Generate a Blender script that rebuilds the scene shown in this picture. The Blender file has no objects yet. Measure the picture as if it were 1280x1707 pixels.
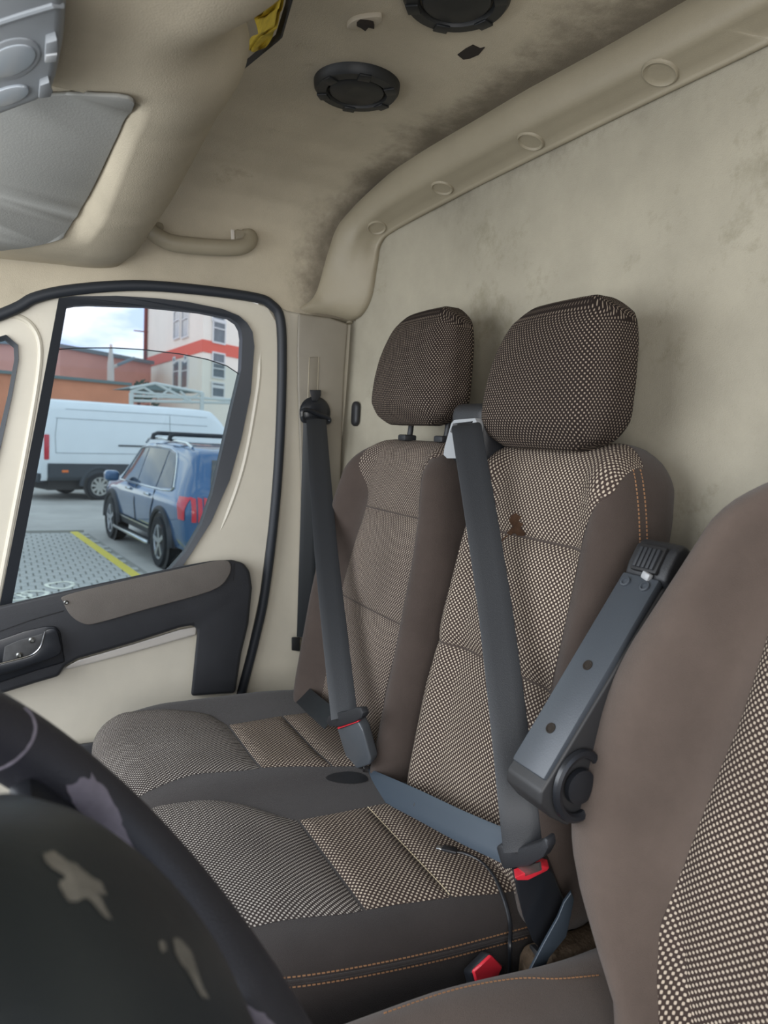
import bpy, bmesh, math, random
from mathutils import Vector as V, Matrix, noise
from mathutils.bvhtree import BVHTree
from mathutils.geometry import tessellate_polygon
random.seed(7)
sc = bpy.context.scene
COL = sc.collection
PI = math.pi

# ------------------------------------------------------------------ camera
F, CX, CY = 1200.0, 640.0, 853.5
CAM = V((0, 0, 1.9))
_yaw, _pit, _rol = math.radians(28), math.radians(-5.7), math.radians(3.0)
FW = V((math.sin(_yaw)*math.cos(_pit), math.cos(_yaw)*math.cos(_pit), math.sin(_pit)))
_r = V((math.cos(_yaw), -math.sin(_yaw), 0)); _u = _r.cross(FW)
RT = math.cos(_rol)*_r + math.sin(_rol)*_u
UP = -math.sin(_rol)*_r + math.cos(_rol)*_u
cd = bpy.data.cameras.new('camera'); cam = bpy.data.objects.new('camera', cd); COL.objects.link(cam)
cd.sensor_fit = 'HORIZONTAL'; cd.sensor_width = 36; cd.lens = 36*F/1280
cd.clip_start = 0.02; cd.clip_end = 500
cd.dof.use_dof = True; cd.dof.focus_distance = 1.25; cd.dof.aperture_fstop = cd.lens/1000/0.0038
M = Matrix.Identity(4)
for i in range(3):
    M[i][0] = RT[i]; M[i][1] = UP[i]; M[i][2] = -FW[i]; M[i][3] = CAM[i]
cam.matrix_world = M
sc.camera = cam

# ------------------------------------------------------------------ light
sc.view_settings.view_transform = 'Standard'; sc.view_settings.look = 'None'
sc.view_settings.gamma = 1; sc.view_settings.use_curve_mapping = False
sc.view_settings.exposure = 0.0
WORLD_STRENGTH = 1.75
w = bpy.data.worlds.new('overcast_sky'); sc.world = w; w.use_nodes = True
nt = w.node_tree; nt.nodes.clear()
def wn(t): return nt.nodes.new(t)
tc = wn('ShaderNodeTexCoord'); mp = wn('ShaderNodeMapping'); mp.inputs['Scale'].default_value = (1, 1, 2.6)
mp.inputs['Location'].default_value = (0.35, 0.2, 0.1)
nz = wn('ShaderNodeTexNoise'); nz.inputs['Scale'].default_value = 4.2; nz.inputs['Detail'].default_value = 5; nz.inputs['Roughness'].default_value = .5
cr = wn('ShaderNodeValToRGB')
cr.color_ramp.elements[0].position = .45; cr.color_ramp.elements[0].color = (.37, .48, .70, 1)
cr.color_ramp.elements[1].position = .64; cr.color_ramp.elements[1].color = (1, 1, 1, 1)
bg = wn('ShaderNodeBackground'); bg.inputs['Strength'].default_value = WORLD_STRENGTH
ow = wn('ShaderNodeOutputWorld')
nt.links.new(tc.outputs['Generated'], mp.inputs['Vector']); nt.links.new(mp.outputs['Vector'], nz.inputs['Vector'])
nt.links.new(nz.outputs['Fac'], cr.inputs['Fac']); nt.links.new(cr.outputs['Color'], bg.inputs['Color'])
nt.links.new(bg.outputs['Background'], ow.inputs['Surface'])
def area(name, loc, target, sx, sy, watts, col=(1, 1, 1)):
    l = bpy.data.lights.new(name, 'AREA'); l.shape = 'RECTANGLE'; l.size = sx; l.size_y = sy; l.energy = watts; l.color = col
    o = bpy.data.objects.new(name, l); COL.objects.link(o); o.location = loc
    o.rotation_euler = (V(target)-V(loc)).to_track_quat('-Z', 'Y').to_euler()
    return o
# lamps added to boost daylight from windscreen and open driver's door behind the camera
area('windscreen_fill', (-.95, 1.0, 1.95), (.7, 1.05, 1.75), 1.7, .9, 26, (.93, .97, 1))
area('driver_door_fill', (-.42, -.75, 1.9), (.65, 1.0, 1.65), .8, 1.0, 24, (1, .97, .93))

# ------------------------------------------------------------------ helpers
def ray(x, y): return FW + RT*((x-CX)/F) - UP*((y-CY)/F)
def at(x, y, X=None, Y=None, Z=None):
    d = ray(x, y)
    for i, v in enumerate((X, Y, Z)):
        if v is not None: return CAM + d*((v-CAM[i])/d[i])
def sideY(z): return 1.9-.06*(z-1.3)
def side(x, y, off=0.0):
    d = ray(x, y); n = V((0, 1, .06)); k = 1.9+.06*1.3+off
    return CAM + d*((k-n.dot(CAM))/n.dot(d))
def lin(c):
    o = []
    for v in c[:3]:
        v /= 255.0; o.append(v/12.92 if v <= .04045 else ((v+.055)/1.055)**2.4)
    return tuple(o)+(1.0,)
def sm(a, b, x):
    t = max(0, min(1, (x-a)/(b-a))); return t*t*(3-2*t)
def interp(xs, ys, x):
    if x <= xs[0]: return ys[0]
    for i in range(len(xs)-1):
        if x <= xs[i+1]:
            t = (x-xs[i])/(xs[i+1]-xs[i]); return ys[i]+(ys[i+1]-ys[i])*t
    return ys[-1]
def pch(xs, ys, x):
    n = len(xs)
    if x <= xs[0]: return ys[0]
    if x >= xs[-1]: return ys[-1]
    i = 0
    while x > xs[i+1]: i += 1
    def tg(k):
        if k == 0 or k == n-1: return 0
        a = (ys[k]-ys[k-1])/(xs[k]-xs[k-1]); b = (ys[k+1]-ys[k])/(xs[k+1]-xs[k])
        return 0 if a*b <= 0 else 2*a*b/(a+b)
    h = xs[i+1]-xs[i]; t = (x-xs[i])/h; m0, m1 = tg(i)*h, tg(i+1)*h
    return (2*t**3-3*t*t+1)*ys[i]+(t**3-2*t*t+t)*m0+(-2*t**3+3*t*t)*ys[i+1]+(t**3-t*t)*m1
def crom(pts, n):
    pts = [V(p) for p in pts]; P = [2*pts[0]-pts[1]]+pts+[2*pts[-1]-pts[-2]]; out = []; m = len(pts)-1
    for k in range(n+1):
        f = k/n*m; i = min(int(f), m-1); t = f-i; a, b, c, d = P[i:i+4]
        out.append(.5*((2*b)+(c-a)*t+(2*a-5*b+4*c-d)*t*t+(3*b-a-3*c+d)*t**3))
    return out
def resample(pts, n):
    pts = [V(p) for p in pts]; L = [0]
    for a, b in zip(pts, pts[1:]): L.append(L[-1]+(b-a).length)
    out = []
    for k in range(n+1):
        s = L[-1]*k/n; i = 0
        while i < len(L)-2 and L[i+1] < s: i += 1
        t = (s-L[i])/max(L[i+1]-L[i], 1e-9); out.append(pts[i].lerp(pts[i+1], t))
    return out

# ------------------------------------------------------------------ materials
MAT = {}
def mat(name, col, rough=.6, metal=0.0, var=0.0, vscale=8.0, bump=0.0, bscale=200.0, spec=.5, dirt=None, coat=0.0, sheen=0.0, emit=None):
    m = bpy.data.materials.new(name); m.use_nodes = True; n = m.node_tree; b = n.nodes['Principled BSDF']
    b.inputs['Base Color'].default_value = lin(col); b.inputs['Roughness'].default_value = rough
    b.inputs['Metallic'].default_value = metal; b.inputs['Specular IOR Level'].default_value = spec
    b.inputs['Coat Weight'].default_value = coat; b.inputs['Sheen Weight'].default_value = sheen
    tcn = n.nodes.new('ShaderNodeTexCoord'); last = None
    if var:
        z = n.nodes.new('ShaderNodeTexNoise'); z.inputs['Scale'].default_value = vscale; z.inputs['Detail'].default_value = 6
        z.inputs['Roughness'].default_value = .65
        n.links.new(tcn.outputs['Object'], z.inputs['Vector'])
        r = n.nodes.new('ShaderNodeValToRGB'); c = lin(col)
        r.color_ramp.elements[0].position = .32; r.color_ramp.elements[1].position = .68
        r.color_ramp.elements[0].color = tuple(max(0, x*(1-var)) for x in c[:3])+(1,)
        r.color_ramp.elements[1].color = tuple(min(1, x*(1+var*.6)) for x in c[:3])+(1,)
        n.links.new(z.outputs['Fac'], r.inputs['Fac']); last = r.outputs['Color']
    if dirt:
        dcol, thr, dsc = dirt
        z = n.nodes.new('ShaderNodeTexNoise'); z.inputs['Scale'].default_value = dsc; z.inputs['Detail'].default_value = 8; z.inputs['Roughness'].default_value = .75
        n.links.new(tcn.outputs['Object'], z.inputs['Vector'])
        r = n.nodes.new('ShaderNodeValToRGB'); r.color_ramp.elements[0].position = thr; r.color_ramp.elements[1].position = thr+.16
        n.links.new(z.outputs['Fac'], r.inputs['Fac'])
        mx = n.nodes.new('ShaderNodeMix'); mx.data_type = 'RGBA'
        mx.inputs[6].default_value = lin(col); mx.inputs[7].default_value = lin(dcol)
        n.links.new(r.outputs['Color'], mx.inputs[0])
        if last: n.links.new(last, mx.inputs[6])
        last = mx.outputs[2]
    if last: n.links.new(last, b.inputs['Base Color'])
    if bump:
        z = n.nodes.new('ShaderNodeTexNoise'); z.inputs['Scale'].default_value = bscale; z.inputs['Detail'].default_value = 3
        n.links.new(tcn.outputs['Object'], z.inputs['Vector'])
        bp = n.nodes.new('ShaderNodeBump'); bp.inputs['Strength'].default_value = bump; bp.inputs['Distance'].default_value = .002
        n.links.new(z.outputs['Fac'], bp.inputs['Height']); n.links.new(bp.outputs['Normal'], b.inputs['Normal'])
    if emit:
        b.inputs['Emission Color'].default_value = lin(emit[0]); b.inputs['Emission Strength'].default_value = emit[1]
    MAT[name] = m; return m
def mathn(n, op, a, b=None, c=None):
    q = n.nodes.new('ShaderNodeMath'); q.operation = op
    for i, v in enumerate((a, b, c)):
        if v is None: continue
        if isinstance(v, (int, float)): q.inputs[i].default_value = v
        else: n.links.new(v, q.inputs[i])
    return q.outputs[0]
def dotmat(name, dark, light, pitch, thr=.12, wear=.25):
    """woven cloth: pale dots on a staggered lattice, UV in metres"""
    m = mat(name, dark, .92, spec=.15); n = m.node_tree; b = n.nodes['Principled BSDF']
    uv = n.nodes.new('ShaderNodeUVMap'); sp = n.nodes.new('ShaderNodeSeparateXYZ'); n.links.new(uv.outputs['UV'], sp.inputs[0])
    k = 2*PI/pitch
    cu = mathn(n, 'COSINE', mathn(n, 'MULTIPLY', sp.outputs[0], k)); cv = mathn(n, 'COSINE', mathn(n, 'MULTIPLY', sp.outputs[1], k))
    pr = mathn(n, 'MULTIPLY', cu, cv)
    mr = n.nodes.new('ShaderNodeMapRange'); mr.interpolation_type = 'SMOOTHSTEP'
    mr.inputs['From Min'].default_value = thr; mr.inputs['From Max'].default_value = thr+.42
    n.links.new(pr, mr.inputs['Value'])
    tcn = n.nodes.new('ShaderNodeTexCoord'); z = n.nodes.new('ShaderNodeTexNoise'); z.inputs['Scale'].default_value = 7; z.inputs['Detail'].default_value = 5
    n.links.new(tcn.outputs['Object'], z.inputs['Vector'])
    rr = n.nodes.new('ShaderNodeValToRGB'); rr.color_ramp.elements[0].position = .3; rr.color_ramp.elements[1].position = .7
    L = lin(light); rr.color_ramp.elements[0].color = tuple(x*(1-wear) for x in L[:3])+(1,); rr.color_ramp.elements[1].color = L
    n.links.new(z.outputs['Fac'], rr.inputs['Fac'])
    mx = n.nodes.new('ShaderNodeMix'); mx.data_type = 'RGBA'; mx.inputs[6].default_value = lin(dark)
    n.links.new(rr.outputs['Color'], mx.inputs[7]); n.links.new(mr.outputs['Result'], mx.inputs[0])
    n.links.new(mx.outputs[2], b.inputs['Base Color'])
    bp = n.nodes.new('ShaderNodeBump'); bp.inputs['Strength'].default_value = .35; bp.inputs['Distance'].default_value = .001
    n.links.new(mr.outputs['Result'], bp.inputs['Height']); n.links.new(bp.outputs['Normal'], b.inputs['Normal'])
    return m
def edge_dirt(m, axis_fn):
    """mix dirt that gathers along a seam: axis_fn(nodes, separated object xyz) -> 0..1 socket"""
    n = m.node_tree; b = n.nodes['Principled BSDF']; src = b.inputs['Base Color'].links[0].from_socket
    geo = n.nodes.new('ShaderNodeNewGeometry'); sp = n.nodes.new('ShaderNodeSeparateXYZ'); n.links.new(geo.outputs['Position'], sp.inputs[0])
    fac = axis_fn(n, sp.outputs)
    z = n.nodes.new('ShaderNodeTexNoise'); z.inputs['Scale'].default_value = 9; z.inputs['Detail'].default_value = 7; z.inputs['Roughness'].default_value = .7
    n.links.new(geo.outputs['Position'], z.inputs['Vector'])
    f2 = mathn(n, 'ADD', fac, mathn(n, 'MULTIPLY', mathn(n, 'SUBTRACT', z.outputs['Fac'], .5), 1.1))
    mr = n.nodes.new('ShaderNodeMapRange'); mr.interpolation_type = 'SMOOTHSTEP'; mr.inputs['From Min'].default_value = .45; mr.inputs['From Max'].default_value = 1.15
    mr.inputs['To Max'].default_value = .74
    n.links.new(f2, mr.inputs['Value'])
    mx = n.nodes.new('ShaderNodeMix'); mx.data_type = 'RGBA'; n.links.new(src, mx.inputs[6]); mx.inputs[7].default_value = lin((70, 62, 52))
    n.links.new(mr.outputs['Result'], mx.inputs[0]); n.links.new(mx.outputs[2], b.inputs['Base Color'])

mat('headliner', (186, 176, 156), .95, var=.16, vscale=3.2, bump=.3, bscale=520, spec=.1, dirt=((150, 138, 118), .60, 6))
mat('headliner_side', (186, 176, 156), .95, var=.12, vscale=4, bump=.3, bscale=520, spec=.1)
mat('felt', (164, 158, 142), .95, var=.20, vscale=2.2, bump=.4, bscale=480, spec=.1, dirt=((132, 127, 108), .56, 3.2))
mat('trim_plastic', (150, 141, 121), .5, var=.08, vscale=5, bump=.15, bscale=500)
mat('pillar_plastic', (138, 131, 118), .5, var=.10, vscale=5, bump=.15, bscale=500)
mat('cream_paint', (209, 202, 185), .32, var=.06, vscale=5, dirt=((190, 178, 150), .64, 5), spec=.5)
mat('cream_strip', (214, 208, 198), .3)
mat('rubber', (38, 42, 48), .55)
mat('black_plastic', (36, 37, 40), .48, bump=.25, bscale=700)
mat('door_black', (44, 45, 48), .5, bump=.3, bscale=600, var=.12, vscale=14)
mat('satin_black', (30, 32, 36), .32)
mat('pad_grey', (98, 92, 86), .8, bump=.5, bscale=500, var=.10, vscale=10)
mat('dark_fabric', (88, 77, 70), .95, var=.14, vscale=9, bump=.5, bscale=900, spec=.12, sheen=.15)
mat('bench_fabric', (70, 61, 56), .95, var=.14, vscale=9, bump=.5, bscale=900, spec=.12, sheen=.12)
mat('grey_fabric', (52, 47, 45), .95, var=.14, vscale=9, bump=.5, bscale=900, spec=.12, sheen=.15)
mat('shell_black', (26, 26, 28), .6)
mat('visor_vinyl', (150, 150, 146), .75, var=.08, vscale=3, bump=.2, bscale=300)
mat('console_grey', (128, 132, 136), .5, var=.08, vscale=9)
mat('console_lens', (138, 144, 150), .25)
mat('belt', (42, 44, 47), .5, bump=.2, bscale=800, spec=.45)
mat('belt_dark', (30, 33, 35), .5, spec=.4)
mat('belt_sky_blue', (58, 68, 78), .42, spec=.55)  # lap webbing: reflected sky put into the colour as blue-grey
mat('arm_grey', (64, 69, 75), .38, spec=.5, bump=.1, bscale=600)
mat('arm_side', (42, 42, 43), .5)
mat('bezel_grey', (150, 152, 154), .35)
mat('recess_grey', (84, 84, 84), .5, var=.2, vscale=60)
mat('chrome', (190, 190, 190), .25, metal=1)
mat('steel', (140, 140, 136), .35, metal=1)
mat('buckle_grey', (74, 78, 82), .32)
mat('red_button', (214, 46, 60), .35, spec=.6)
mat('thread', (140, 102, 70), .8)
mat('pale_thread', (196, 180, 150), .8)
mat('carpet', (96, 82, 68), 1.0, var=.4, vscale=40, bump=1.0, bscale=160, spec=.05, dirt=((140, 124, 104), .58, 30))
mat('foam', (70, 52, 40), 1.0, var=.4, vscale=60, spec=.05)
mat('floor_mat', (34, 34, 34), .8)
mat('cable_black', (26, 28, 32), .4)
mat('usb_metal', (190, 196, 200), .3, metal=1)
mat('wheel_leather', (42, 42, 48), .5, bump=.25, bscale=500, var=.15, vscale=16)
mat('worn_leather', (118, 112, 122), .7, var=.3, vscale=30)
mat('airbag_cover', (30, 36, 38), .4, bump=.15, bscale=500)
mat('scratch', (112, 108, 98), .8, var=.3, vscale=60)
mat('vent_black', (24, 26, 28), .5)
mat('yellow_cloth', (206, 180, 60), .8, var=.35, vscale=40)
mat('hole_dark', (38, 32, 26), 1.0)
mat('clip_beige', (170, 160, 142), .5)
dotmat('dot_fabric', (60, 50, 46), (190, 176, 158), .0082)
dotmat('dot_fabric_front', (54, 48, 46), (180, 173, 164), .0074, .10)
dotmat('dot_headrest', (38, 31, 28), (146, 132, 118), .0080, .30)
dotmat('dot_outer', (60, 51, 47), (172, 158, 144), .0074, .08)
# glass
g = bpy.data.materials.new('door_glass'); g.use_nodes = True; n_ = g.node_tree; n_.nodes.clear()
tr = n_.nodes.new('ShaderNodeBsdfTransparent'); tr.inputs[0].default_value = (.86, .92, .91, 1)
gl = n_.nodes.new('ShaderNodeBsdfGlossy'); gl.inputs['Roughness'].default_value = .02
fr = n_.nodes.new('ShaderNodeFresnel'); fr.inputs[0].default_value = 1.35
ms = n_.nodes.new('ShaderNodeMixShader'); oo = n_.nodes.new('ShaderNodeOutputMaterial')
n_.links.new(fr.outputs[0], ms.inputs[0]); n_.links.new(tr.outputs[0], ms.inputs[1]); n_.links.new(gl.outputs[0], ms.inputs[2]); n_.links.new(ms.outputs[0], oo.inputs[0])
MAT['door_glass'] = g
# outdoors
mat('asphalt', (176, 172, 164), .9, var=.15, vscale=1.2, bump=.3, bscale=60)
mat('paver', (176, 175, 168), .9, var=.12, vscale=3)
mat('paver_joint', (146, 144, 136), 1.0)
mat('yellow_paint', (218, 200, 84), .8, var=.1, vscale=20)
mat('white_paint', (232, 230, 212), .8, var=.2, vscale=30)
mat('kerb', (170, 168, 160), .9)
mat('suv_blue', (34, 84, 126), .25, metal=.15, coat=1.0)
mat('suv_glass', (34, 44, 50), .06, spec=.9)
mat('suv_cladding', (38, 40, 44), .6)
mat('suv_chrome', (205, 210, 212), .2, metal=1)
mat('tail_red', (198, 34, 50), .25, coat=.6)
mat('tyre', (34, 35, 37), .85)
mat('alloy', (176, 178, 182), .3, metal=.8)
mat('van_white', (232, 236, 236), .35, var=.03, vscale=2)
mat('van_groove', (150, 158, 160), .6)
mat('van_black', (62, 66, 70), .7)
mat('van_hub', (170, 168, 160), .5)
mat('orange_lamp', (235, 120, 50), .3)
mat('cream_render', (244, 234, 216), .9, var=.04, vscale=.6)
mat('red_band', (222, 110, 92), .9)
mat('win_frame', (222, 220, 214), .6)
mat('win_pane', (112, 116, 116), .15, var=.2, vscale=2)
mat('pink_wall', (220, 160, 146), .9, var=.08, vscale=.5)
mat('orange_wall', (224, 148, 112), .9, var=.12, vscale=.8, dirt=((220, 190, 160), .66, 1.3))
mat('shade_dark', (60, 58, 56), .9)
mat('truss_white', (206, 210, 204), .5)
mat('canopy_roof', (108, 124, 122), .6)
mat('lamp_grey', (120, 132, 138), .5)
mat('pole_white', (206, 196, 186), .6)
mat('mast_brown', (128, 72, 66), .7)
mat('leaf', (60, 74, 60), .9, var=.3, vscale=3)

# ------------------------------------------------------------------ mesh builders
W = {}
def empty(name, loc, label=None, cat=None, group=None, kind=None, rot=0.0, local=False):
    o = bpy.data.objects.new(name, None); COL.objects.link(o); o.location = loc; o.rotation_euler = (0, 0, rot)
    o.empty_display_size = .05; W[o] = V((0, 0, 0)) if local else V(loc); tag(o, label, cat, group, kind); return o
def tag(o, label=None, cat=None, group=None, kind=None):
    if label: o['label'] = label
    if cat: o['category'] = cat
    if group: o['group'] = group
    if kind: o['kind'] = kind
    return o
def mk(name, vs, fs, m, parent=None, uvs=None, angle=40, label=None, cat=None, group=None, kind=None):
    """vs in world coordinates (or the parent's local ones); uvs one per vertex"""
    vs = [V(v) for v in vs]
    if parent: org = W[parent]
    else:
        xs = [v.x for v in vs]; ys = [v.y for v in vs]; zs = [v.z for v in vs]
        org = V(((min(xs)+max(xs))/2, (min(ys)+max(ys))/2, min(zs)))
    me = bpy.data.meshes.new(name); me.from_pydata([v-org for v in vs], [], fs); me.validate(); me.update()
    if uvs:
        l = me.uv_layers.new(name='UVMap')
        for lp in me.loops: l.data[lp.index].uv = uvs[lp.vertex_index]
    if angle:
        me.shade_smooth()
        me.set_sharp_from_angle(angle=math.radians(angle))
    ms_ = m if isinstance(m, (list, tuple)) else [m]
    for x in ms_: me.materials.append(MAT[x])
    o = bpy.data.objects.new(name, me); COL.objects.link(o)
    if parent: o.parent = parent
    else: o.location = org
    W[o] = org; tag(o, label, cat, group, kind); return o
def from_bm(name, bm, m, parent=None, angle=40, **k):
    bmesh.ops.recalc_face_normals(bm, faces=bm.faces[:])
    bm.verts.index_update()
    vs = [v.co.copy() for v in bm.verts]; fs = [[v.index for v in f.verts] for f in bm.faces]; bm.free()
    return mk(name, vs, fs, m, parent, angle=angle, **k)
def grid_data(fn, nu, nv):
    vs = []; fs = []
    for j in range(nv+1):
        for i in range(nu+1): vs.append(V(fn(i/nu, j/nv)))
    for j in range(nv):
        for i in range(nu):
            a = j*(nu+1)+i; fs.append((a, a+1, a+nu+2, a+nu+1))
    # arc-length uv
    uv = [None]*len(vs); jm = nv//2; im = nu//2
    cu = [0]; cv = [0]
    for i in range(nu): cu.append(cu[-1]+(vs[jm*(nu+1)+i+1]-vs[jm*(nu+1)+i]).length)
    for j in range(nv): cv.append(cv[-1]+(vs[(j+1)*(nu+1)+im]-vs[j*(nu+1)+im]).length)
    for j in range(nv+1):
        ro = [0]
        for i in range(nu): ro.append(ro[-1]+(vs[j*(nu+1)+i+1]-vs[j*(nu+1)+i]).length)
        for i in range(nu+1): uv[j*(nu+1)+i] = (ro[i]-ro[im], cv[j])
    return vs, fs, uv
def grid(name, fn, nu, nv, m, parent=None, **k):
    vs, fs, uv = grid_data(fn, nu, nv); return mk(name, vs, fs, m, parent, uvs=uv, **k)
def rbox_data(lo, hi, r, n, deform=None):
    """rounded box on a subdivided cube; n = (nx,ny,nz)"""
    lo, hi = V(lo), V(hi); c = (lo+hi)/2; h = (hi-lo)/2
    r = (r, r, r) if isinstance(r, (int, float)) else r
    r = V([min(r[i], h[i]*.999) for i in range(3)])
    bm = bmesh.new(); idx = {}
    def vert(i, j, k):
        key = (i, j, k)
        if key not in idx:
            q = []
            for a, (s, nn) in enumerate(zip(key, n)):
                t = s/nn*2-1
                q.append(math.copysign(abs(t)**.8, t))
            p = V([q[a]*h[a] for a in range(3)])
            inner = V([max(-(h[a]-r[a]), min(h[a]-r[a], p[a])) for a in range(3)])
            d = V([(p[a]-inner[a])/r[a] for a in range(3)])
            if d.length > 1e-9:
                mx = max(abs(x) for x in d); d = d.normalized()*mx
            p = inner+V([d[a]*r[a] for a in range(3)])
            idx[key] = bm.verts.new(p+c)
        return idx[key]
    nx, ny, nz_ = n
    def face(a, b, c_, d): 
        try: bm.faces.new((a, b, c_, d))
        except ValueError: pass
    for i in range(nx):
        for j in range(ny):
            for k in (0, nz_): face(vert(i, j, k), vert(i+1, j, k), vert(i+1, j+1, k), vert(i, j+1, k))
    for i in range(nx):
        for k in range(nz_):
            for j in (0, ny): face(vert(i, j, k), vert(i+1, j, k), vert(i+1, j, k+1), vert(i, j, k+1))
    for j in range(ny):
        for k in range(nz_):
            for i in (0, nx): face(vert(i, j, k), vert(i, j+1, k), vert(i, j+1, k+1), vert(i, j, k+1))
    bmesh.ops.recalc_face_normals(bm, faces=bm.faces[:])
    bm.verts.index_update(); pre = [v.co.copy() for v in bm.verts]
    vs = [V(deform(p)) if deform else p for p in pre]; fs = [[v.index for v in f.verts] for f in bm.faces]; bm.free()
    return vs, fs, pre
def rbox(name, lo, hi, r, n, m, parent=None, deform=None, uvax=None, **k):
    vs, fs, pre = rbox_data(lo, hi, r, n, deform)
    uv = [(p[uvax[0]], p[uvax[1]]) for p in pre] if uvax else None
    return mk(name, vs, fs, m, parent, uvs=uv, **k)
def bvh_of(o):
    return BVHTree.FromPolygons([v.co+W[o] for v in o.data.vertices], [list(p.vertices) for p in o.data.polygons])
def cast(b, o, d, far=.0):
    h = b.ray_cast(V(o), V(d).normalized())
    if h[0] is None:
        q = b.find_nearest(V(o)+V(d).normalized()*.5); return q[0], q[1]
    nn = h[1]
    if nn.dot(V(d)) > 0: nn = -nn
    return h[0], nn
def hit(b, x, y): return cast(b, CAM, ray(x, y))
def patch(name, m, parent, b, ro, nu, nv, off=-.002, puff=.008, pw=5, uvs=None, **k):
    def f(s, t):
        o, d = ro(s, t); p, nn = cast(b, o, d)
        e = (1-abs(2*s-1)**pw)*(1-abs(2*t-1)**pw)
        return p+nn*(off+puff*e)
    return grid(name, f, nu, nv, m, parent, angle=70, **k)
def obox(bm, p0, p1, wdir, w, d, taper=1.0):
    """box along p0-p1, width w along wdir, depth d"""
    p0, p1 = V(p0), V(p1); a = (p1-p0).normalized(); wd = V(wdir); wd = (wd-a*wd.dot(a)).normalized(); dd = a.cross(wd)
    vs = []
    for p, s in ((p0, 1), (p1, taper)):
        for i, j in ((-1, -1), (1, -1), (1, 1), (-1, 1)): vs.append(bm.verts.new(p+wd*(i*w*s/2)+dd*(j*d*s/2)))
    for f in ((0, 1, 2, 3), (7, 6, 5, 4), (0, 4, 5, 1), (1, 5, 6, 2), (2, 6, 7, 3), (3, 7, 4, 0)): bm.faces.new([vs[i] for i in f])
def bevel(bm, off, seg=2, ang=25):
    bmesh.ops.recalc_face_normals(bm, faces=bm.faces[:])
    es = [e for e in bm.edges if len(e.link_faces) == 2 and e.calc_face_angle(0) > math.radians(ang)]
    if es and off > 0: bmesh.ops.bevel(bm, geom=es, offset=off, segments=seg, affect='EDGES', profile=.5, clamp_overlap=True)
def box(name, p0, p1, wdir, w, d, m, parent=None, bv=.003, taper=1.0, **k):
    bm = bmesh.new(); obox(bm, p0, p1, wdir, w, d, taper); bevel(bm, bv); return from_bm(name, bm, m, parent, **k)
def abox(name, lo, hi, m, parent=None, bv=.003, **k):
    c = [(a+b)/2 for a, b in zip(lo, hi)]
    return box(name, (c[0], c[1], lo[2]), (c[0], c[1], hi[2]), (1, 0, 0), hi[0]-lo[0], hi[1]-lo[1], m, parent, bv, **k)
def prism(name, front, back, m, parent=None, bv=.003, seg=2, **k):
    """solid between two matching outlines"""
    bm = bmesh.new(); a = [bm.verts.new(V(p)) for p in front]; b = [bm.verts.new(V(p)) for p in back]; n = len(a)
    bm.faces.new(a); bm.faces.new(b[::-1])
    for i in range(n): bm.faces.new((a[i], b[i], b[(i+1) % n], a[(i+1) % n]))
    bevel(bm, bv, seg, 20); bmesh.ops.triangulate(bm, faces=[f for f in bm.faces if len(f.verts) > 4])
    return from_bm(name, bm, m, parent, **k)
def plate(name, outer, holes, thick, m, parent=None, **k):
    """sheet with holes; thick = offset vector of its back"""
    loops = [[V(p) for p in outer]]+[[V(p) for p in h] for h in holes]
    flat = [p for l in loops for p in l]; tri = tessellate_polygon(loops); n = len(flat); t = V(thick)
    vs = flat+[p+t for p in flat]; fs = [tuple(x) for x in tri]+[tuple(i+n for i in x[::-1]) for x in tri]
    s = 0
    for l in loops:
        c = len(l)
        for i in range(c):
            a, b = s+i, s+(i+1) % c; fs.append((a, b, b+n, a+n))
        s += c
    bm = bmesh.new(); bv = [bm.verts.new(v) for v in vs]
    for f in fs:
        try: bm.faces.new([bv[i] for i in f])
        except ValueError: pass
    return from_bm(name, bm, m, parent, **k)
def tube_data(pts, r, seg=8, closed=False):
    pts = [V(p) for p in pts]; vs = []; fs = []; n = len(pts); prev = None
    for i, p in enumerate(pts):
        a = pts[i-1] if (i > 0 or closed) else p; b = pts[(i+1) % n] if (i < n-1 or closed) else p
        t = (b-a).normalized()
        if prev is None:
            x = t.orthogonal().normalized()
        else:
            x = prev-t*prev.dot(t); x = x.normalized() if x.length > 1e-6 else t.orthogonal().normalized()
        prev = x; y = t.cross(x); rr = r[i] if isinstance(r, (list, tuple)) else r
        for k in range(seg):
            q = 2*PI*k/seg; vs.append(p+x*(math.cos(q)*rr)+y*(math.sin(q)*rr))
    for i in range(n if closed else n-1):
        for k in range(seg):
            a = i*seg+k; b = i*seg+(k+1) % seg; c = ((i+1) % n)*seg+(k+1) % seg; d = ((i+1) % n)*seg+k; fs.append((a, b, c, d))
    if not closed:
        fs.append(tuple(range(seg))[::-1]); fs.append(tuple((n-1)*seg+k for k in range(seg)))
    return vs, fs
def tube(name, pts, r, m, parent=None, seg=8, closed=False, **k):
    vs, fs = tube_data(pts, r, seg, closed); return mk(name, vs, fs, m, parent, **k)
def multi(parts):
    vs = []; fs = []
    for v, f in parts:
        o = len(vs); vs += v; fs += [tuple(i+o for i in x) for x in f]
    return vs, fs
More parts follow.
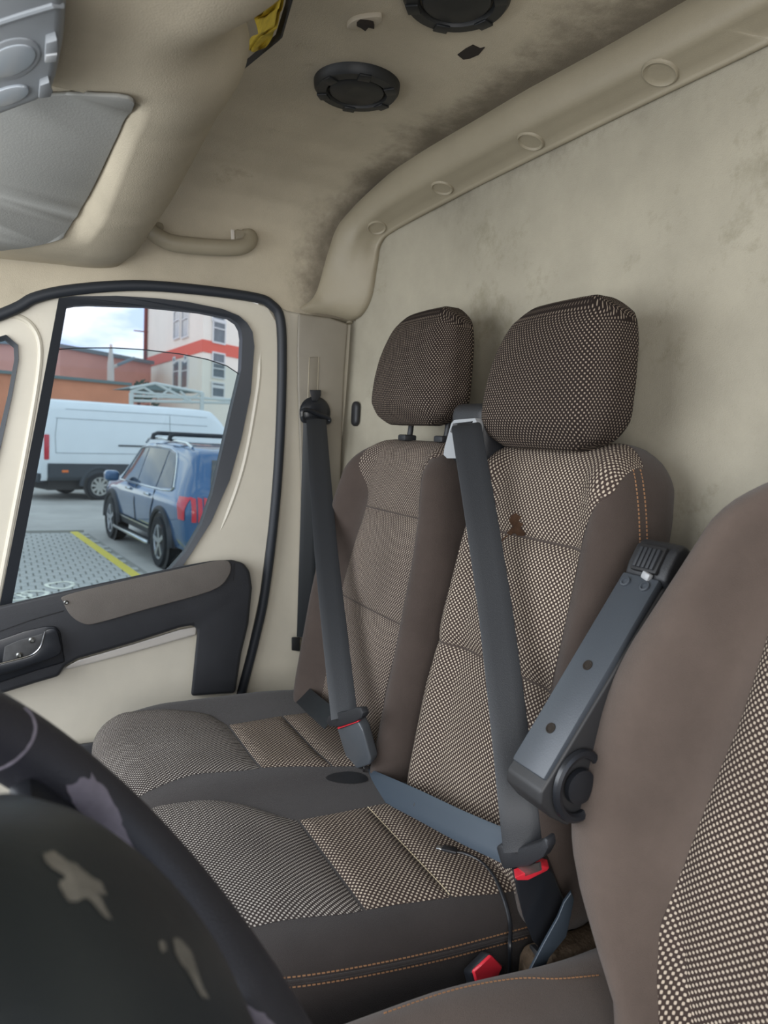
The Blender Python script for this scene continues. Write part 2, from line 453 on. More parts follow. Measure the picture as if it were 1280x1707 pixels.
def ribbon(name, pts, wdirs, width, thick, m, parent=None, sag=0, **k):
    pts = [V(p) for p in pts]; n = len(pts); vs = []; fs = []
    for i, p in enumerate(pts):
        t = (pts[min(i+1, n-1)]-pts[max(i-1, 0)]).normalized(); f = i/(n-1)*(len(wdirs)-1); a = min(int(f), len(wdirs)-2) if len(wdirs) > 1 else 0
        wd = V(wdirs[a]).lerp(V(wdirs[min(a+1, len(wdirs)-1)]), f-a); wd = (wd-t*wd.dot(t)).normalized(); nn = t.cross(wd)
        ww = width(i/(n-1)) if callable(width) else width
        for q, h in ((-.5, 0), (-.47, .5), (-.2, .5), (.2, .5), (.47, .5), (.5, 0), (.47, -.5), (.2, -.5), (-.2, -.5), (-.47, -.5)):
            vs.append(p+wd*(q*ww)+nn*(h*thick))
    for i in range(n-1):
        for q in range(10):
            fs.append((i*10+q, i*10+(q+1) % 10, (i+1)*10+(q+1) % 10, (i+1)*10+q))
    fs.append(tuple(range(10))[::-1]); fs.append(tuple((n-1)*10+q for q in range(10)))
    return mk(name, vs, fs, m, parent, angle=60, **k)
def lathe_data(prof, org, ax, seg=32):
    """prof: list of (radius, height along axis)"""
    org, ax = V(org), V(ax).normalized(); x = ax.orthogonal().normalized(); y = ax.cross(x); vs = []; fs = []; n = len(prof)
    for r, h in prof:
        for k in range(seg):
            q = 2*PI*k/seg; vs.append(org+ax*h+(x*math.cos(q)+y*math.sin(q))*max(r, 1e-5))
    for i in range(n-1):
        for k in range(seg):
            fs.append((i*seg+k, i*seg+(k+1) % seg, (i+1)*seg+(k+1) % seg, (i+1)*seg+k))
    return vs, fs
def lathe(name, prof, org, ax, m, parent=None, seg=32, **k):
    vs, fs = lathe_data(prof, org, ax, seg); return mk(name, vs, fs, m, parent, **k)
def stitches(name, pts, m, parent, r=.0011, n=60, gap=.45):
    p = resample(pts, n*4); parts = []
    for i in range(n):
        a = i*4; parts.append(tube_data([p[a], p[a+1], p[a+2], p[a+3] if gap < .4 else p[a+2].lerp(p[a+3], .5)], r, 5))
    vs, fs = multi(parts); return mk(name, vs, fs, m, parent)
def spx(pts, off=0.0): return [side(x, y, off) for x, y in pts]
def smooth_poly(pts, n, closed=True):
    """dense Catmull-Rom through 2D points"""
    P = [V((x, y, 0)) for x, y in pts]; m = len(P); out = []
    for i in range(m if closed else m-1):
        a, b, c, d = (P[(i-1) % m], P[i], P[(i+1) % m], P[(i+2) % m]) if closed else (P[max(i-1, 0)], P[i], P[i+1], P[min(i+2, m-1)])
        for k in range(n):
            t = k/n; q = .5*((2*b)+(c-a)*t+(2*a-5*b+4*c-d)*t*t+(3*b-a-3*c+d)*t**3); out.append((q.x, q.y))
    if not closed: out.append((P[-1].x, P[-1].y))
    return out

# ================================================================== CAB SHELL
floor = mk('floor', [(-1.0, -.25, .75), (1.0, -.25, .75), (1.0, 1.95, .75), (-1.0, 1.95, .75), (-1.0, -.25, .70), (1.0, -.25, .70), (1.0, 1.95, .70), (-1.0, 1.95, .70)],
           [(0, 1, 2, 3), (7, 6, 5, 4), (0, 4, 5, 1), (1, 5, 6, 2), (2, 6, 7, 3), (3, 7, 4, 0)], 'floor_mat', angle=0, kind='structure', label='dark rubber cab floor under the seats', cat='floor')
SEALX = [-.6, -.3, -.007, .04, .1, .17, .243, .426, .58, .62, .66, .75, .95]
SEALZ = [1.75, 1.98, 2.125, 2.165, 2.195, 2.218, 2.233, 2.243, 2.243, 2.235, 2.222, 2.22, 2.22]
CPROF_Y = [-.2, .3, .8, 1.2, 1.46, 1.56, 1.64, 1.71, 1.77, 1.81, 1.832, 1.838]
CPROF_Z = [2.53, 2.548, 2.55, 2.55, 2.549, 2.543, 2.530, 2.508, 2.47, 2.425, 2.375, 2.33]
def ceil_fn(s, t):
    X = -.62+1.56*s; n = len(CPROF_Y); f = t*(n+1.6)
    if f <= n-1:
        i = min(int(f), n-2); k = f-i; y = CPROF_Y[i]+(CPROF_Y[i+1]-CPROF_Y[i])*k; z = CPROF_Z[i]+(CPROF_Z[i+1]-CPROF_Z[i])*k
    else:
        k = (f-n+1)/2.6; zb = interp(SEALX, SEALZ, X); z = 2.33+(zb-2.33)*k; y = 1.838-.012*k*k+(sideY(zb)-.012-1.826)*k
    z += .006*noise.noise(V((X*3, y*3, 0)))*sm(.0, .4, 1.85-y)
    return (X, y, z)
ceiling = grid('ceiling', ceil_fn, 60, 90, 'headliner', angle=80, kind='structure', label='dusty beige felt headliner with dark stains along its rear edge', cat='ceiling')
B_CEIL = bvh_of(ceiling)
edge_dirt(MAT['headliner'], lambda n, s: mathn(n, 'MULTIPLY', mathn(n, 'SMOOTH_MAX', 0.0, mathn(n, 'DIVIDE', mathn(n, 'SUBTRACT', mathn(n, 'ADD', s['X'], mathn(n, 'MULTIPLY', mathn(n, 'MAXIMUM', mathn(n, 'SUBTRACT', s['Y'], 1.62), 0.0), .35)), .62), .22), .05), 1.12))
def bulk_fn(s, t):
    Y = -.25+2.21*s; z = .72+1.85*t
    return (.93-.085*sm(1.45, 1.95, Y)+.004*noise.noise(V((Y*4, z*4, 3))), Y, z)
wall_rear = grid('wall_rear', bulk_fn, 60, 50, 'felt', angle=80, kind='structure', label='mottled grey felt bulkhead behind the seats', cat='wall')
B_BULK = bvh_of(wall_rear)
edge_dirt(MAT['felt'], lambda n, s: mathn(n, 'SMOOTH_MAX', 0.05, mathn(n, 'MULTIPLY', mathn(n, 'DIVIDE', mathn(n, 'SUBTRACT', s['Z'], 2.27), .24), .72), .05))
wall_side = grid('wall_side', lambda s, t: (.585+.31*s, sideY(.75+1.50*t)+.012, .75+1.50*t), 8, 30, 'cream_paint', angle=80, kind='structure', label='cream painted pillar between door and bulkhead', cat='wall')
# rubber door seal on the pillar and roof edge
sealpx = [(398, 1175), (405, 1145), (424, 1070), (441, 990), (458, 850), (467, 720), (470, 600), (467, 532), (452, 508), (424, 496), (330, 483), (230, 476), (130, 482), (60, 496), (0, 525)]
seal = tube('trim_1', crom(spx(sealpx, -.01)+[V((-.3, 1.845, 1.98)), V((-.6, 1.86, 1.75))], 110), .0130, 'rubber', seg=10, kind='structure', label='black rubber seal following the door opening', cat='trim')

# rail of beige plastic between headliner and bulkhead, running down the corner
Apx = [(1330, -110), (1142, 0), (1017, 72), (880, 147), (780, 206), (667, 275), (586, 347), (561, 378), (543, 428), (529, 478), (518, 500), (498, 512)]
Bpx = [(1420, 5), (1280, 78), (1105, 162), (930, 247), (767, 328), (662, 384), (637, 406), (630, 440), (621, 494), (606, 524), (588, 536), (574, 544)]
A3 = []
for i, p in enumerate(Apx): A3.append(hit(B_CEIL, *p)[0] if i < 10 else side(*p, -.01))
B3 = [hit(B_BULK, *p)[0] for p in Bpx]
A3 = [A3[0]+V((0, -.9, 0))]+A3; B3 = [V((.93, A3[0].y, B3[0].z))]+B3
A3 = crom(A3, 96); B3 = crom(B3, 96)
QS = [0, .05, .12, .2, .3, .38, .44, .48, .52, .56, .62, .75, .88, .91, .94, .97, 1.0]
QB = [-.004, .010, .018, .025, .031, .0335, .0335, .0325, .030, .027, .0235, .0155, .0075, .0085, .0095, .006, -.004]
QC = [-.004, .008, .013, .016, .0175, .0175, .017, .0165, .016, .0155, .015, .014, .012, .011, .009, .006, -.004]
def rail_fn(s, t):
    i = t*96; k = min(int(i), 95); f = i-k; a = A3[k].lerp(A3[k+1], f); b = B3[k].lerp(B3[k+1], f)
    j = s*(len(QS)-1); jj = min(int(round(j)), len(QS)-1); q = QS[jj]
    n = (V((.25, .9, 1.9))-(a+b)/2); n.y *= .6; n.normalize()
    k2 = sm(.60, .74, t); return a.lerp(b, q)+n*(QB[jj]*(1-k2)+QC[jj]*k2)*1.05
rail = grid('trim_2', rail_fn, len(QS)-1, 96, 'trim_plastic', angle=80, kind='structure', label='beige plastic rail between headliner and bulkhead', cat='trim')
B_RAIL = bvh_of(rail)
for (x, y, r) in ((1100, 121, .027), (884, 235, .026), (737, 313, .025), (628, 379, .024)):
    p, nn = hit(B_RAIL, x, y)
    lathe('dimple', [(r*1.06, .0), (r*1.0, .0035), (r*.92, .0045), (r*.80, .0012), (r*.6, .0006), (0, .0004)], p-nn*.0005, nn, 'trim_plastic', rail, 28)
for (x, y) in ((531, 531), (582, 537)):
    p, nn = hit(B_RAIL, x, y); lathe('screw', [(.010, 0), (.010, .003), (.008, .0045), (.005, .002), (0, .002)], p, nn, 'trim_plastic', rail, 18)
# plastic lining of the pillar, with belt height slot
pillar_px = [(497, 522), (520, 526), (550, 530), (580, 540), (574, 620), (570, 720), (566, 850), (556, 1068), (497, 1066), (502, 950), (501, 800), (496, 650), (495, 580)]
pl_f = spx(pillar_px, -.022); pl_b = spx(pillar_px, .010)
pillar_trim = prism('trim_3', pl_f, pl_b, 'pillar_plastic', None, .006, 3, kind='structure', label='grey beige plastic pillar lining with belt slot', cat='trim')
slot = [(516, 596), (531, 595), (529, 655), (527, 676), (513, 676), (514, 640)]
tube('slot_edge', [p for p in spx(slot, -.0225)], .0016, 'trim_plastic', pillar_trim, 6, True)
prism('slot_cover', spx(slot, -.0235), spx(slot, -.02), 'pillar_plastic', pillar_trim, .0008, 1)
prism('height_latch', spx([(516, 650), (535, 650), (535, 660), (529, 669), (520, 668)], -.04), spx([(516, 650), (535, 650), (534, 660), (529, 669), (520, 668)], -.022), 'black_plastic', pillar_trim, .002)
prism('end_clip', spx([(486, 1062), (500, 1062), (500, 1086), (486, 1084)], -.03), spx([(486, 1062), (500, 1062), (500, 1086), (486, 1084)], -.0), 'shell_black', pillar_trim, .002)
# grommet on the felt
p, nn = hit(B_BULK, 596, 690)
rbox('wall_grommet', p+V((-.016, -.017, -.034)), p+V((.004, .017, .034)), (.008, .016, .016), (6, 8, 12), 'black_plastic', None, label='small oval black rubber bumper on felt bulkhead', cat='bumper')

# ------------------------------------------------------------------ overhead shelf above the windscreen
def lipX(Y): return -.045*math.exp(-((Y-.87)/.085)**2)+interp([-.2, .6, .9, 1.12, 1.47, 1.75, 1.9], [.285, .285, .29, .30, .297, .268, .22], Y)
def lipZ(Y): return interp([-.2, .7, .95, 1.15, 1.47, 1.70, 1.9], [2.42, 2.42, 2.41, 2.42, 2.375, 2.315, 2.26], Y)
def shelf_fn(s, t):
    Y = -.2+2.035*t; lx, lz = lipX(Y), lipZ(Y)
    drop = interp([-.2, .8, 1.0, 1.5, 1.7, 1.84], [.115, .115, .105, .09, .06, .02], Y)
    rec = sm(1.005, 1.03, Y)*(1-sm(1.52, 1.66, Y))*.042
    ks = [0, .06, .12, .18, .26, .34, .42, .50, .58, .66, .74, .80, .86, .92, .96, 1.0]
    q = s
    # profile from the lip (q=0) rolling down and forward
    if q < .42:
        a = q/.42*PI/2; x = lx-.125*(1-math.cos(a)); z = lz-drop*math.sin(a)
    else:
        k = (q-.42)/.58; x = lx-.125-k*.62; z = lz-drop-.03*k
    m = sm(lx-.150, lx-.172, x) if False else sm(0, 1, (lx-.135-x)/.025)
    return (x, Y, z+rec*m)
shelf_o = empty('overhead_shelf', (-.05, .8, 2.30), 'felt covered storage shelf above the windscreen, bulging from the headliner', 'shelf')
sh = grid('shelf_body', shelf_fn, 70, 120, 'headliner_side', shelf_o, angle=80)
def shelf_top(s, t):
    Y = -.2+2.035*t; lx, lz = lipX(Y), lipZ(Y)
    if s < .1: return (lx-s*.05, Y, lz+s*.08)
    return (lx-.005-(s-.1)*.75, Y, lz+.008-.05*(s-.1))
grid('shelf_deck', shelf_top, 12, 60, 'headliner_side', shelf_o, angle=60)
B_SHELF = bvh_of(sh)
# sun visor folded up in the recess
vis_px = smooth_poly([(60, 152), (215, 156), (205, 200), (185, 245), (150, 318), (112, 380), (96, 396), (20, 411), (-60, 405), (-110, 330), (-60, 220), (0, 160)], 6)
def vpt(x, y, o):
    p, nn = hit(B_SHELF, x, y); return p+V((0, 0, -o))
vf = [vpt(x, y, .007) for x, y in vis_px]; vb = [vpt(x, y, .001) for x, y in vis_px]
vz = sum(p.z for p in vf)/len(vf)
vs_ = []
prism('sun_visor', vf, vb, 'visor_vinyl', None, .003, 2, label='smooth grey sun visor folded flat into the shelf', cat='sun visor')
# dome lamp console
cons = empty('dome_lamp', (-.02, .85, 2.28), 'grey plastic dome lamp console with small switches at top left', 'lamp')
con_px = [(104, -40), (107, 10), (102, 80), (92, 130), (82, 158), (60, 170), (0, 192), (-80, 205), (-140, 120), (-140, -60)]
def cpt(x, y, o): return at(x, y, Z=2.292-o)
cf = [cpt(x, y, .028) for x, y in con_px]; cb = [cpt(x, y, .0)+V((.004, .002, .03)) for x, y in con_px]
cbod = prism('body', cf, cb, 'console_grey', cons, .008, 3)
BC = bvh_of(cbod)
def disc(name, pts, m, par, off, dep=.004, bv=.0015):
    f_ = []; b_ = []
    for x, y in pts:
        p, nn = hit(BC, x, y); f_.append(p+nn*off); b_.append(p-nn*dep)
    return prism(name, f_, b_, m, par, bv)
def ell(cx, cy, a, b, rot=0, n=24):
    c, s = math.cos(rot), math.sin(rot)
    return [(cx+a*math.cos(q)*c-b*math.sin(q)*s, cy+a*math.cos(q)*s+b*math.sin(q)*c) for q in [2*PI*i/n for i in range(n)]]
disc('lens', ell(18, 98, 44, 24, -.35), 'console_lens', cons, .003)
disc('lens_rim', ell(18, 98, 52, 33, -.35), 'console_grey', cons, .0015)
disc('lens', ell(12, 158, 38, 14, -.3), 'console_lens', cons, .003)
disc('switch', [(76, 58), (92, 52), (94, 68), (90, 84), (74, 86)], 'console_grey', cons, .008)
disc('switch_tip', [(76, 76), (92, 73), (90, 86), (74, 88)], 'bezel_grey', cons, .010)
disc('switch', [(66, 132), (80, 126), (82, 142), (78, 152), (64, 154)], 'console_grey', cons, .007)
tube('ridge', [hit(BC, x, y)[0] for x, y in ((-60, 60), (0, 36), (50, 20), (90, 8), (104, 8))], .003, 'console_grey', cons)
# papers and cloth stuffed in the shelf
fold_px = [(492, -40), (484, 2), (466, 66), (460, 72), (400, 121), (386, 124), (396, 112), (452, 64), (459, 58), (476, 2), (484, -40)]
prism('document_folder', [at(x, y, X=.322) for x, y in fold_px], [at(x, y, X=.322)+V((.004, 0, .004)) for x, y in fold_px], 'shell_black', None, .0006, 1, label='thin black folder edge sticking out of the overhead shelf', cat='folder')
def cloth_fn(s, t):
    y = -30+116*t; R_ = interp([-30, 2, 40, 64, 86], [482, 473, 463, 454, 432], y); L_ = interp([-30, 0, 18, 42, 60, 86], [464, 458, 450, 442, 444, 430], y)+3*math.sin(t*19)
    x = L_+(R_-L_)*s; p = at(x, y, X=.314+.004*math.sin(s*5+t*11)); return p+V((-.010*(1-s), 0, .003*math.sin(t*23+s*3)))
vs, fs, uv = grid_data(cloth_fn, 10, 40); nv = len(vs); vs2 = [v+V((-.004, 0, .001)) for v in vs]
mk('yellow_cloth', vs+vs2, fs+[tuple(q+nv for q in f[::-1]) for f in fs], 'yellow_cloth', None, angle=80, label='crumpled yellow cloth tucked behind the black folder', cat='cloth')
# ceiling vents
def vent(x, y, label):
    p, nn = hit(B_CEIL, x, y); v = empty('ceiling_vent', p, label, 'vent', 'round vents in the headliner')
    ax = V((0, 0, -1)); R_ = .078
    lathe('bezel', [(R_*1.02, -.002), (R_*1.0, .010), (R_*.93, .017), (R_*.72, .018), (R_*.68, .012)], p, ax, 'vent_black', v, 48)
    lathe('flap', [(R_*.66, .008), (R_*.64, .015), (R_*.60, .017), (R_*.2, .015), (0, .015)], p, ax, 'vent_black', v, 40)
    for k in range(6):
        a = k*PI/3+.3; c, s = math.cos(a), math.sin(a)
        box('grip', p+V((c*R_*.70, s*R_*.70, -.0185)), p+V((c*R_*.95, s*R_*.95, -.0175)), (-s, c, 0), .022, .004, 'vent_black', v, .001)
vent(595, 140, 'round black ceiling vent nearer the door')
vent(762, -14, 'round black ceiling vent cut by the top edge of the picture')
# broken hook base and bare hole
p, nn = hit(B_CEIL, 606, 42); hk = empty('coat_hook', p, 'broken beige plastic hook base on the headliner', 'hook')
hook_px = smooth_poly([(578, 47), (586, 37), (604, 31), (632, 28), (637, 33), (630, 43), (618, 47), (606, 47), (592, 50)], 4)
prism('base', [at(x, y, Z=p.z-.007) for x, y in hook_px], [at(x, y, Z=p.z-.007)+V((0, 0, .009)) for x, y in hook_px], 'clip_beige', hk, .002)
brk = [(594, 44), (600, 39), (612, 40), (622, 42), (624, 49), (614, 47), (609, 53), (602, 48)]
prism('broken_stub', [at(x, y, Z=p.z-.013) for x, y in brk], [at(x, y, Z=p.z-.013)+V((0, 0, .008)) for x, y in brk], 'hole_dark', hk, .001)
p, nn = hit(B_CEIL, 782, 88)
hole_px = [(762, 92), (776, 82), (788, 76), (800, 82), (808, 80), (798, 92), (784, 98), (772, 100)]
prism('headliner_hole', [at(x, y, Z=p.z-.0015) for x, y in hole_px], [at(x, y, Z=p.z-.0015)+V((0, 0, .004)) for x, y in hole_px], 'hole_dark', None, .0006, 1, label='small frayed dark hole in the headliner near the rail', cat='hole')
# grab handle
gh = empty('grab_handle', hit(B_CEIL, 330, 400)[0], 'beige plastic grab handle above the passenger door', 'handle')
gpts = []
for (x, y, o) in ((252, 380, .0), (247, 380, .018), (249, 388, .034), (262, 399, .045), (285, 408, .048), (330, 413, .048), (375, 415, .048), (398, 412, .045), (411, 402, .034), (413, 394, .018), (408, 392, .0)):
    p, nn = hit(B_CEIL, x, y); gpts.append(p+V((0, -1, -.15)).normalized()*o)
gp = crom(gpts, 60)
grip = tube('grip', gp, [.0155+.004*math.sin(PI*i/60) for i in range(61)], 'trim_plastic', gh, 12)
for v in grip.data.vertices: pass
for (x, y) in ((255, 382), (402, 396)):
    p, nn = hit(B_CEIL, x, y); box('foot', p+V((0, .008, 0)), p+V((0, -.022, -.002)), (1, 0, 0), .042, .03, 'trim_plastic', gh, .006)
p, nn = hit(B_CEIL, 380, 404); box('coat_peg', p+V((0, -.044, -.005)), p+V((0, -.036, .022)), (1, 0, 0), .008, .006, 'cream_strip', gh, .001)

# ================================================================== PASSENGER DOOR
door = empty('door_1', (.2, 1.9, .95), 'cream passenger door with black armrest and half lowered window', 'door', kind='structure')
d_out = [V((.56, sideY(.72), .72)), side(398, 1150), side(416, 1070), side(433, 990), side(451, 850), side(460, 720), side(463, 600), side(460, 537), side(446, 513), side(418, 503), side(330, 490), side(230, 482), side(130, 488), side(60, 503), side(0, 533),
         V((-.3, sideY(1.95), 1.95)), V((-.58, sideY(1.7), 1.7)), V((-.62, sideY(.72), .72))]
rub_out = [(98, 497), (120, 494), (195, 493), (260, 497), (312, 503), (371, 515), (398, 526), (412, 538), (421, 553), (424, 577), (418, 655), (402, 733), (383, 800), (352, 870), (320, 921), (300, 950), (270, 985), (-3, 1030), (0, 1007), (30, 855), (62, 690)]
rub_in = [(111, 512), (125, 509), (148, 508), (242, 511), (332, 520), (383, 530), (396, 539), (402, 550), (404, 565), (402, 616), (387, 679), (371, 749), (354, 823), (336, 874), (309, 921), (285, 948), (262, 972), (17, 1022), (20, 1007), (48, 860), (80, 690)]
q_out = [(30, 575), (31, 600), (20, 660), (0, 750), (-30, 850), (-120, 860), (-150, 800), (-90, 650), (-30, 570), (10, 558)]
q_in = [(23, 578), (24, 598), (13, 658), (-8, 746), (-36, 838), (-116, 848), (-140, 797), (-84, 656), (-28, 578), (8, 566)]
plate('door_frame', d_out, [spx(rub_out), spx(q_out)], (0, .035, 0), 'cream_paint', door)
plate('window_rubber', spx(rub_out, -.010), [spx(rub_in, -.002)], (0, .03, 0), 'rubber', door)
plate('window_rubber', spx(q_out, -.008), [spx(q_in, -.002)], (0, .03, 0), 'rubber', door)
tube('pressed_bead', crom(spx([(-40, 545), (0, 527), (36, 530), (58, 550), (67, 582), (62, 640), (44, 745), (22, 860), (-6, 1010)], .002), 50), .007, 'cream_paint', door)
tube('pressed_bead', crom([side(x, y, q) for x, y, q in ((434, 560, .016), (432, 600, .0085), (429, 645, .0075), (414, 735, .0075), (398, 800, .0075), (372, 870, .0085), (342, 925, .016))], 40), .010, 'cream_paint', door)
glass_top = [(92, 583), (130, 580), (190, 580), (240, 583), (300, 590), (345, 599), (378, 610), (396, 622), (402, 632)]
gpoly = spx(glass_top, .016)+spx([(392, 690), (372, 765), (356, 830), (336, 885), (309, 935), (285, 962), (262, 985), (5, 1035), (40, 870), (72, 700)], .016)
gpane = prism('window_pane', gpoly, [p+V((0, .0035, 0)) for p in gpoly], 'door_glass', door, 0, label='clear glass pane wound partly down')
tube('pane_edge', spx(glass_top, .0165), .0014, 'rubber', gpane, 6)
qpoly = spx(q_out, .012)
prism('quarter_pane', qpoly, [p+V((0, .0035, 0)) for p in qpoly], 'door_glass', door, 0)
# black lining with the grab armrest
lin_px = [(-120, 1040), (0, 1010), (60, 996), (112, 984), (200, 965), (300, 944), (350, 935), (385, 933), (405, 938), (416, 952), (420, 980), (414, 1040), (402, 1090), (392, 1155), (318, 1160), (324, 1100), (329, 1050), (322, 1042), (300, 1046), (220, 1072), (130, 1098), (108, 1110), (98, 1127), (60, 1138), (15, 1152), (-60, 1175), (-120, 1180)]
lining = prism('door_lining', spx(lin_px, -.070), spx([(x, y) for x, y in lin_px], .004), 'door_black', door, .012, 3)
B_LIN = bvh_of(lining)
pad_px = smooth_poly([(106, 1004), (110, 992), (200, 970), (300, 948), (366, 934), (384, 940), (380, 962), (352, 985), (250, 1014), (165, 1038), (140, 1040), (118, 1026)], 4)
pad = prism('armrest_pad', spx(pad_px, -.082), spx(pad_px, -.055), 'pad_grey', door, .008, 3)
p = side(110, 1004, -.083); lathe('screw', [(.005, 0), (.005, .002), (.0035, .003), (0, .0015)], p, (0, -1, 0), 'steel', pad, 14)
tube('panel_joint', spx([(-60, 1075), (0, 1052), (50, 1034), (106, 1018)], -.0705), .0014, 'shell_black', lining, 6)
tube('panel_joint', spx([(391, 938), (390, 955), (388, 968)], -.0705), .0014, 'shell_black', lining, 6)
bz = [(-40, 1080), (0, 1066), (40, 1052), (75, 1044), (92, 1044), (101, 1054), (106, 1090), (108, 1104), (60, 1118), (0, 1138), (-40, 1150)]
bez = prism('handle_bezel', spx(bz, -.077), spx(bz, -.06), 'satin_black', door, .004, 2)
rc = [(8, 1078), (30, 1068), (72, 1056), (72, 1072), (64, 1086), (40, 1096), (4, 1104)]
prism('handle_recess', spx(rc, -.0785), spx(rc, -.07), 'recess_grey', bez, .001, 1)
hd = smooth_poly([(74, 1053), (84, 1048), (94, 1050), (99, 1066), (100, 1090), (60, 1106), (10, 1122), (-30, 1128), (-30, 1114), (0, 1107), (30, 1100), (55, 1092), (68, 1080), (73, 1066)], 4)
prism('pull_handle', spx(hd, -.096), spx(hd, -.078), 'satin_black', bez, .004, 2)
tube('handle_edge', crom(spx([(-25, 1112), (2, 1106), (30, 1099), (54, 1091), (67, 1079), (72, 1064), (75, 1053)], -.0955), 30), .0016, 'chrome', bez, 6)
for x, y in ((53, 1067), (32, 1092)):
    lathe('screw', [(.007, 0), (.007, .003), (.004, .005), (.003, .002), (0, .002)], side(x, y, -.0785), (0, -1, 0), 'steel', bez, 14)
st = [(108, 1112), (130, 1100), (220, 1074), (300, 1049), (328, 1044), (327, 1058), (220, 1088), (112, 1116)]
prism('cream_moulding', spx(st, -.02), spx(st, .002), 'cream_strip', door, .005, 2)
pk = [(110, 1243), (160, 1236), (240, 1225), (330, 1215), (335, 1300), (110, 1330)]
prism('door_pocket', spx(pk, -.06), spx(pk, .002), 'door_black', door, .01, 2)

# ================================================================== PASSENGER BENCH
bench = empty('passenger_bench', (.45, 1.24, .75), 'two place passenger bench in brown and dotted cloth below the bulkhead', 'seat')
UPV = V((.17, 0, 1)).normalized(); BKV = V((1, 0, -.17)).normalized()
def back_body(name, parent, X0, Yc, z0, H, T, zs, hws, bol, m='bench_fabric', lumbar=.012, up=UPV, bk=BKV, n=(40, 10, 44), r=.055, edge=(.50, .86)):
    hw0 = max(hws)
    def df(p):
        u, d, v = p; z = z0+v*up.z; wv = interp(zs, hws, z); k = u/hw0; u2 = k*wv
        fr = 1-sm(0, T*.8, d)
        b = bol*sm(edge[0], edge[1], abs(k))*sm(0, .12, H-v+.02)*(1-.0*v)
        d2 = d-fr*(b-lumbar*math.cos(k*PI/2)*math.sin(v/H*PI)*-1*0-lumbar*math.sin(min(1, v/H)*PI)*(1-k*k)*-1)
        d2 = d-fr*(b+lumbar*math.sin(min(1, max(0, v/H))*PI)*(1-k*k))
        base = V((X0, Yc, z0))+up*v+bk*d2; base.y += u2
        return base
    return rbox(name, (-hw0, 0, 0), (hw0, T, H), (r*1.1, r, r*1.2), n, m, parent, df, angle=80)
oz = [1.20, 1.30, 1.50, 1.67, 1.75, 1.815, 1.865, 1.895, 1.92]; oh = [.245, .262, .270, .262, .245, .222, .198, .175, .15]
mz = [1.20, 1.30, 1.50, 1.70, 1.82, 1.87, 1.90, 1.925]; mh = [.200, .200, .198, .192, .184, .174, .162, .146]
ob = back_body('outer_backrest', bench, .665, 1.385, 1.20, .722, .125, oz, oh, .052)
mb = back_body('middle_backrest', bench, .665, .906, 1.20, .732, .125, mz, mh, .030)
B_OB, B_MB = bvh_of(ob), bvh_of(mb)
def back_patch(name, par, b, zs, Ls, Rs, t0, t1, nu, nv, m, top=None, puff=.009, topc=(.80, 1.842), pw=6, fx=0):
    """t0..t1 heights; top = extra roll over the top edge in degrees"""
    def ro(s, t):
        if top:
            f = t*1.35; z = t0+(t1-t0)*min(f, 1)
            a = max(0, f-1)/.35*math.radians(top)
        else:
            z = t0+(t1-t0)*t; a = 0
        z += fx*((s-.5)**2*4-1)
        L, R_ = pch(zs, Ls, z), pch(zs, Rs, z); Y = L+(R_-L)*s
        d = V((math.cos(a), 0, -math.sin(a)))
        if a > 0: o = V((topc[0], Y, topc[1]))-d*.5
        else: o = V((.2, Y, z))
        return o, d
    return patch(name, m, par, b, ro, nu, nv, .0006, puff, pw)
oZ = [1.25, 1.27, 1.38, 1.53, 1.64, 1.75, 1.845]; oR = [1.215, 1.215, 1.25, 1.232, 1.232, 1.205, 1.215]; oL = [1.53, 1.53, 1.53, 1.53, 1.52, 1.50, 1.535]
back_patch('outer_lumbar_panel', ob, B_OB, oZ, oL, oR, 1.25, 1.528, 26, 26, 'dot_outer', fx=.0)
back_patch('outer_back_panel', ob, B_OB, oZ, oL, oR, 1.532, 1.742, 26, 22, 'dot_outer')
back_patch('outer_shoulder_panel', ob, B_OB, oZ, oL, oR, 1.746, 1.845, 26, 22, 'dot_outer', 112)
mZ = [1.25, 1.27, 1.37, 1.545, 1.72, 1.77, 1.82, 1.845]; mL = [1.105, 1.105, 1.105, 1.085, 1.07, 1.07, 1.075, 1.08]; mR = [.77, .77, .775, .783, .778, .779, .762, .745]
back_patch('middle_lumbar_panel', mb, B_MB, mZ, mL, mR, 1.25, 1.543, 26, 26, 'dot_fabric', puff=.011)
back_patch('middle_back_panel', mb, B_MB, mZ, mL, mR, 1.547, 1.753, 26, 24, 'dot_fabric', puff=.013)
back_patch('middle_shoulder_panel', mb, B_MB, mZ, mL, mR, 1.757, 1.845, 28, 24, 'dot_fabric', 112, puff=.009)
# twin stitching on the near shoulder
for dx in (0, 12):
    pts = [hit(B_MB, x+dx, y) for x, y in ((1055, 783), (1060, 810), (1064, 850), (1066, 890), (1067, 930))]
    stitches('stitching', crom([p+nn*.0005 for p, nn in pts], 40), 'thread', mb, .0010, 22)
def overlay(name, b, px, m, par, off=.0006, n=5, rag=0.0):
    """thin worn patch lying on a surface: px outline dense-filled as a fan of rings"""
    P = smooth_poly(px, n); cx = sum(p[0] for p in P)/len(P); cy = sum(p[1] for p in P)/len(P); vs = []; fs = []; N = len(P); K = 6
    for k in range(K+1):
        for i, (x, y) in enumerate(P):
            t = k/K; j = 1+rag*noise.noise(V((i*1.7, k*.0, 5.0)))*(t**3)
            h, nn = hit(b, cx+(x-cx)*t*j, cy+(y-cy)*t*j); vs.append(h+nn*off)
    for k in range(K):
        for i in range(N): fs.append((k*N+i, k*N+(i+1) % N, (k+1)*N+(i+1) % N, (k+1)*N+i))
    return mk(name, vs, fs, m, par, angle=80)
